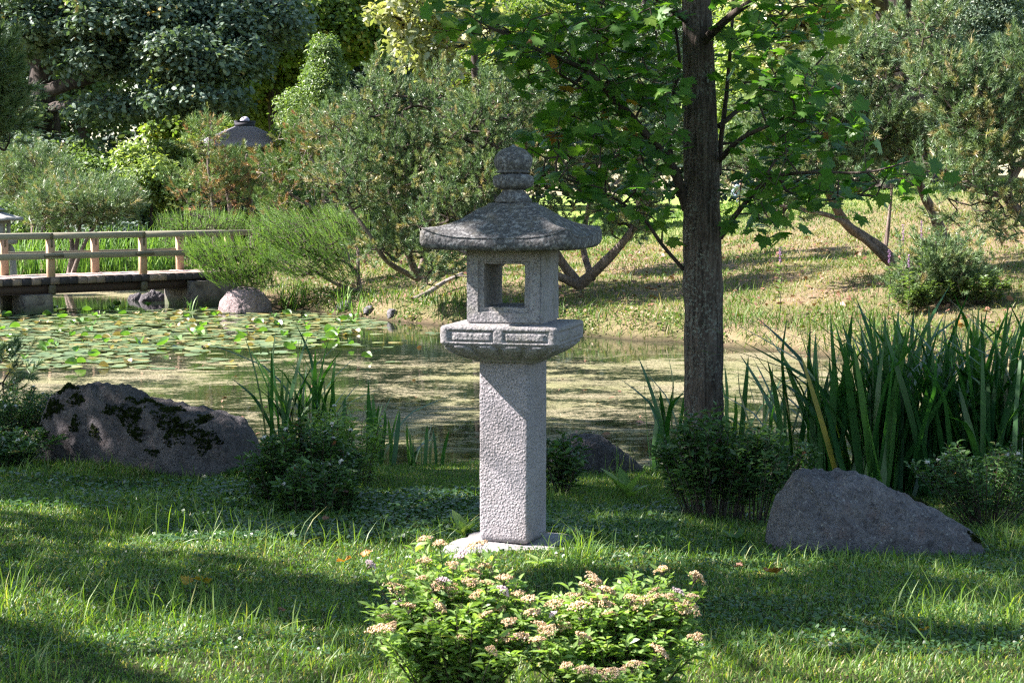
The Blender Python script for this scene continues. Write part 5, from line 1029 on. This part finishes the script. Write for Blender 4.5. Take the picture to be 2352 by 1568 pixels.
# broad leaved weeds
def rosette(label, p, n, s, seed, mat='spirea', up=.5):
    g = np.random.default_rng(seed); a = np.arange(n) * 2.4 + g.random(); Dr = nrm(np.stack([np.cos(a), np.sin(a), up * g.uniform(.3, 1.6, n)], 1)); X = nrm(np.cross(Dr, [0, 0, 1.])); R = np.stack([X, Dr, np.cross(X, Dr)], 2)
    mb = MB(); inst(mb, LEAFN_V, LEAFN_F, np.zeros((n, 3)) + [0, 0, .01], R, g.uniform(.7, 1.2, n) * s, g.random(n)); o = mb.build('broad_leaf_weed', M[mat]); o.location = tuple(p); tag(o, label, 'weed')
for k, (ix, iy, n, s, up, lab) in enumerate([(1065, 1235, 9, .14, 1.6, 'upright broad leaved weed left of the lantern post foot'), (100, 1050, 12, .15, 1.4, 'leafy rosette left of the mossy boulder'), (530, 1095, 9, .10, .7, 'dark leafy rosette below the mossy boulder'), (745, 1160, 9, .11, .5, 'low rosette under the dark shrub'), (820, 1150, 8, .12, .4, 'wide leaved rosette right of the dark shrub'), (1440, 1150, 8, .20, 1.6, 'arching long leaved tuft behind the lantern, right side'), (1690, 1255, 8, .10, .8, 'leafy weed under the maple shrub'), (1240, 1300, 8, .08, .5, 'plantain in front of the lantern slab'), (900, 1040, 9, .12, 1.4, 'weed at the water edge left of the lantern post')]):
    rosette(lab, GP(ix, iy), n, s, 400 + k, 'spirea' if k in (0, 1, 5, 7) else 'spirea_dark', up)
# far bank grass
g = np.random.default_rng(310); N_ = 230000; y = 17 + g.random(N_) ** 1.25 * 40; x = g.uniform(-1, 1, N_) * (y * .31 + 1); z = gz(x, y); yf_ = np.interp(x, FX, FY); k = (z > WZ + .0) & (y > yf_ - .4); x, y, z = x[k], y[k], z[k]; n = len(x); df = y - np.interp(x, FX, FY)
pn = np.array([mnoise.noise((a * .8, b_ * .8, 3)) for a, b_ in zip(x, y)]); edge = np.exp(-((df - .5) / .8) ** 2)
h = g.gamma(5, .011, n) * (1 + .6 * pn) * (1 + 1.6 * edge); h = np.clip(h, .02, .4)
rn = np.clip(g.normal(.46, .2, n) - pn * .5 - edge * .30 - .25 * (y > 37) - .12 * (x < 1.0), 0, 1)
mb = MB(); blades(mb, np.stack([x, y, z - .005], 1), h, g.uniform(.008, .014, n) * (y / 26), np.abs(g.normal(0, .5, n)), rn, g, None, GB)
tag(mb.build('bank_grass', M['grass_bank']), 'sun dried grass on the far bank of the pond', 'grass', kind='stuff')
mb = MB(); n = 9000; x = g.uniform(-4, 8, n); x = x[np.sin(x * 3.1) + np.sin(x * 7.7 + 1) + np.sin(x * 1.3) > g.normal(.3, .8, n)]; n = len(x); yf_ = np.interp(x, FX, FY); y = yf_ + np.abs(g.normal(.1, .7, n)); z = gz(x, y); P = np.stack([x, y, z + g.uniform(.02, .22, n) * np.exp(-(y - yf_))], 1)
inst(mb, OV[0], OV[1], P, frames(np.array([0, -.4, 1.]) + g.normal(0, .5, (n, 3)), g.random(n) * 6.28), g.uniform(.02, .06, n), g.random(n)); tag(mb.build('bank_weeds', M['grass_bank']), 'leafy weeds along the far waterline', 'ground cover', kind='stuff')
mb = MB(); n = 2600; x = g.uniform(-4, 9, n); y = np.interp(x, FX, FY) + g.uniform(.6, 14, n); P = np.stack([x, y, gz(x, y) + .03], 1); inst(mb, OAK_V, OAK_F, P, frames(np.array([0, 0, 1.]) + g.normal(0, .5, (n, 3)), g.random(n) * 6.28), g.uniform(.05, .11, n), g.random(n)); tag(mb.build('leaf_litter', M['dead_brown']), 'dry brown leaves scattered over the far bank', 'leaf litter', kind='stuff')

# ------------------------------------------------------------------ fallen leaves, branch
for k, (ix, iy, s, mt, lab, rx) in enumerate([(425, 1362, .09, 'dead_yellow', 'curled yellow fallen leaf on the shaded lawn at left', .5), (480, 1360, .12, 'dead_yellow', 'larger yellow brown fallen leaf with pale rim at left', .35), (790, 1308, .10, 'dead_orange', 'orange fallen leaf in the sunny strip left of the flowers', .3), (835, 1297, .08, 'dead_orange', 'rust fallen leaf near the sunny strip, closer to the lantern', .6),
        (1300, 1118, .07, 'dead_orange', 'small orange fallen leaf behind the lantern post', .4), (1785, 1337, .12, 'dead_orange', 'orange brown fallen leaf in front of the grey boulder', .25), (1690, 1320, .07, 'dead_brown', 'small brown fallen leaf right of the flowering bush', .3), (745, 1210, .06, 'dead_brown', 'brown fallen leaf left of the bare patch', .4), (650, 1425, .05, 'dead_brown', 'small brown fallen leaf above the lower sunny band', .4),
        (575, 1108, .07, 'dead_orange', 'orange leaf against the foot of the mossy boulder', .8), (2190, 1180, .06, 'dead_orange', 'rusty leaf caught on the right slope of the grey boulder', .6), (1120, 1325, .05, 'dead_yellow', 'yellow leaf in front of the lantern slab', .3), (2205, 760, .26, 'dead_orange', 'big orange dry leaf on the far bank at the right', .9), (2120, 1470, .06, 'dead_yellow', 'yellow leaf in the lower right sunny grass', .3)]):
    p = GP(ix, iy); mb = MB(); V = MAPLE_V.copy(); V[:, 2] += .35 * np.sin(V[:, 0] * 4) ** 2 + .2 * (V[:, 1] - .4) ** 2; mb.add(V * s * .6, MAPLE_F, np.linspace(0, 1, len(V))); o = mb.build('fallen_leaf', M[mt]); o.location = (p[0], p[1], p[2] + .035 + (.18 if k == 10 else 0)); o.rotation_euler = (rx, .2, k * 1.7); tag(o, lab, 'fallen leaf')
pts = [GP(948, 695), GP(985, 685), GP(1020, 668), GP(1062, 655)]; pts = [p + [0, 0, .05 + .05 * i] for i, p in enumerate(pts)]
mb = MB(); (V, F), _ = limb(pts, .045, .03, 8, .2); mb.add(V - pts[0], F); (V, F), _ = limb([pts[2], pts[2] + [.25, 0, .10], pts[2] + [.5, 0, .06]], .025, .01, 6); mb.add(V - pts[0], F); o = mb.build('fallen_branch', M['twig_pale'], None, True); o.location = tuple(pts[0]); tag(o, 'bare fallen branch lying on the far bank left of the lantern', 'branch')

# ------------------------------------------------------------------ water lilies
def pad_mesh(seed, curl=0.0, mat='pad', fold=0.0):
    g = np.random.default_rng(seed); n = 20; a = np.linspace(.14, 2 * PI - .14, n); r = 1 + .05 * np.sin(a * 3 + seed) + g.normal(0, .015, n); V = [[.06, 0, 0]]
    for q, rr2 in ((.5, .5), (1, 1)):
        for i in range(n): V.append([q * r[i] * math.cos(a[i]), q * r[i] * math.sin(a[i]) * (1 - fold * .5), curl * (q ** 3) * (.5 + .5 * math.sin(a[i] * 2 + seed)) + fold * q * abs(math.sin(a[i]))])
    T = [(0, 1 + i, 2 + i) for i in range(n - 1)]; Q = [(1 + i, 1 + n + i, 2 + n + i, 2 + i) for i in range(n - 1)]; V = np.array(V)
    mb = MB(); rv = g.random(); mb.add(V, np.array(T), rv); 
    mb.add(V, np.array(Q), np.clip(rv + .2 * (np.linalg.norm(V[:, :2], axis=1) > .9) * g.random(), 0, 1)); o = mb.build('lily_pad', M[mat], None, True); COL.objects.unlink(o); return o
kinds = [('flat', [pad_mesh(i, .06) for i in range(10)]), ('raised', [pad_mesh(20 + i, .35, 'pad_up', .7) for i in range(5)]), ('withered', [pad_mesh(30 + i, .5, 'pad_old', .45) for i in range(4)])]
LAB = {'flat': ('floating round water lily pad lying flat on the pond', 'flat water lily pads'), 'raised': ('bright green water lily leaf folded up above the water', 'raised water lily leaves'), 'withered': ('curled withered brown water lily leaf on the pond', 'withered water lily leaves')}
g = np.random.default_rng(600); spots = []
tries = 0
while len(spots) < 1500 and tries < 60000:
    tries += 1; ix = g.uniform(-60, 1010); iy = 708 + g.random() ** .9 * 140
    if ix > 560 + (845 - iy) * 3.2 and g.random() < .93: continue
    if iy > 800 and ix > 330 and g.random() < .9: continue
    if iy > 815 and g.random() < .5: continue
    d = W(ix, iy, 1.0) - [0, 0, ZC]; k_ = (WZ - ZC) / d[2]; x, y = d[0] * k_, d[1] * k_; r = g.uniform(.06, .13)
    if y > np.interp(x, FX, FY) - .3: continue
    q = B0 - np.array([x, y]); 
    if all((x - s_[0]) ** 2 + (y - s_[1]) ** 2 > (.46 * (r + s_[2])) ** 2 for s_ in spots): spots.append((x, y, r))
spots.sort(key=lambda s_: -s_[2] / s_[1]); rest = MB()
for i, (x, y, r) in enumerate(spots):
    u = g.random(); kd, ms = kinds[0] if u < .87 else (kinds[1] if u < .95 else kinds[2]); o = ms[g.integers(len(ms))]; z = WZ + .006 + .012 * g.random() + (.05 * g.random() if kd == 'raised' else 0)
    rot = (g.normal(0, .04), g.normal(0, .04), g.random() * 6.28) if kd == 'flat' else (g.normal(0, .25), g.normal(0, .25), g.random() * 6.28)
    if kd != 'flat': r *= .62 if kd == 'withered' else .75
    if i < 300:
        c = o.copy(); COL.objects.link(c); c.location = (x, y, z); c.rotation_euler = rot; c.scale = (r, r, r); tag(c, LAB[kd][0], 'lily pad', LAB[kd][1])
    else:
        me = o.data; V = np.zeros(len(me.vertices) * 3); me.vertices.foreach_get('co', V); V = V.reshape(-1, 3); ca, sa = math.cos(rot[2]), math.sin(rot[2]); V = np.stack([V[:, 0] * ca - V[:, 1] * sa, V[:, 0] * sa + V[:, 1] * ca, V[:, 2]], 1) * r + [x, y, z]
        for sz in (3, 4):
            F = np.array([list(p.vertices) for p in me.polygons if len(p.vertices) == sz]); rest.add(V, F, g.random(), {'flat': 0, 'raised': 1, 'withered': 2}[kd])
tag(rest.build('distant_lily_pads', [M['pad'], M['pad_up'], M['pad_old']], None, True), 'small water lily pads filling the gaps between the larger ones', 'lily pads', kind='stuff')
# dead leaves floating on the scum
mb = MB(); n = 90; iy = g.uniform(790, 1000, n); ix = g.uniform(300, 1850, n); d = np.array([W(a, b_, 1.0) for a, b_ in zip(ix, iy)]) - [0, 0, ZC]; k_ = (WZ - ZC) / d[:, 2]; P = np.stack([d[:, 0] * k_, d[:, 1] * k_, np.full(n, WZ + .012)], 1)
inst(mb, OAK_V, OAK_F, P, frames(np.array([0, 0, 1.]) + g.normal(0, .35, (n, 3)), g.random(n) * 6.28), g.uniform(.03, .085, n), g.random(n)); tag(mb.build('floating_litter', M['dead_brown']), 'dead leaves drifting on the pond scum', 'leaf litter', kind='stuff')

# ------------------------------------------------------------------ person on the far lawn
def skin_mesh(name, verts, edges, radii, mat, parent, root=0, sub=1):
    me = bpy.data.meshes.new(name); me.from_pydata(verts, edges, []); me.update(); o = bpy.data.objects.new(name, me); COL.objects.link(o)
    o.modifiers.new('skin', 'SKIN')
    for i, r in enumerate(radii): me.skin_vertices[0].data[i].radius = (r, r) if not hasattr(r, '__len__') else r
    me.skin_vertices[0].data[root].use_root = True
    s_ = o.modifiers.new('sub', 'SUBSURF'); s_.levels = sub; s_.render_levels = sub; me.materials.append(mat)
    dg = bpy.context.evaluated_depsgraph_get(); me2 = bpy.data.meshes.new_from_object(o.evaluated_get(dg)); o.modifiers.clear(); o.data = me2
    for p in me2.polygons: p.use_smooth = True
    o.parent = parent; return o
pp = W(1703, 470, 58); pz = float(gz(pp[0], 58)); per_ = thing('person', 'person in pale blue top and dark trousers standing on the far lawn behind maple leaves', 'person', (pp[0], 58, W(1703, 452, 58)[2] - 1.02), .4)
V = [(0, 0, .95), (0, 0, 1.12), (0, 0, 1.30), (0, 0, 1.42), (0, 0, 1.50), (0, -.01, 1.58), (0, -.01, 1.68), (0, 0, 1.74)]; E = [(i, i + 1) for i in range(7)]; Rr = [(.15, .11), (.13, .09), (.155, .10), (.13, .08), .05, .065, .085, .055]
def addv(p, r, frm):
    V.append(p); Rr.append(r); E.append((frm, len(V) - 1)); return len(V) - 1
for s_ in (-1, 1):
    h_ = addv((s_ * .09, 0, .88), .085, 0); kn = addv((s_ * .11, -.01, .50), .058, h_); an = addv((s_ * .12, .02, .09), .04, kn); addv((s_ * .13, -.14, .04), .035, an)
    shd = addv((s_ * .17, 0, 1.40), .055, 3); el = addv((s_ * .33, .06, 1.14), .040, shd); wr = addv((s_ * .20, -.10, 1.02), .026, el); pm = addv((s_ * .165, -.13, 1.0), .03, wr)
    for f in range(4): k1 = addv((s_ * (.13 + .004 * f), -.15 + .015 * f, .985 - .018 * f), .009, pm); addv((s_ * (.10 + .004 * f), -.14 + .015 * f, .97 - .018 * f), .008, k1)
    addv((s_ * .15, -.12, 1.045), .010, pm)
addv((0, -.09, 1.64), .015, 5)
skin_mesh('body', V, E, Rr, M['skin'], per_)
skin_mesh('sweatshirt', [(0, 0, 1.03), (0, 0, 1.14), (0, 0, 1.30), (0, 0, 1.42), (-.17, 0, 1.41), (-.33, .06, 1.14), (-.22, -.08, 1.035), (.17, 0, 1.41), (.33, .06, 1.14), (.22, -.08, 1.035)], [(0, 1), (1, 2), (2, 3), (3, 4), (4, 5), (5, 6), (3, 7), (7, 8), (8, 9)], [(.18, .13), (.17, .12), (.185, .125), (.14, .095), .075, .058, .045, .075, .058, .045], M['cloth_blue'], per_)
skin_mesh('hem', [(0, 0, .99), (0, 0, 1.03)], [(0, 1)], [(.185, .135), (.185, .135)], M['cloth_white'], per_)
skin_mesh('trousers', [(0, 0, 1.02), (0, 0, .92), (-.10, 0, .82), (-.115, -.01, .5), (-.12, .01, .10), (.10, 0, .82), (.115, -.01, .5), (.12, .01, .10)], [(0, 1), (1, 2), (2, 3), (3, 4), (1, 5), (5, 6), (6, 7)], [(.17, .125), (.175, .13), .11, .085, .07, .11, .085, .07], M['cloth_navy'], per_)
skin_mesh('hair', [(0, .02, 1.70), (0, .015, 1.77), (0, .06, 1.66)], [(0, 1), (0, 2)], [.092, .06, .06], M['hair'], per_)
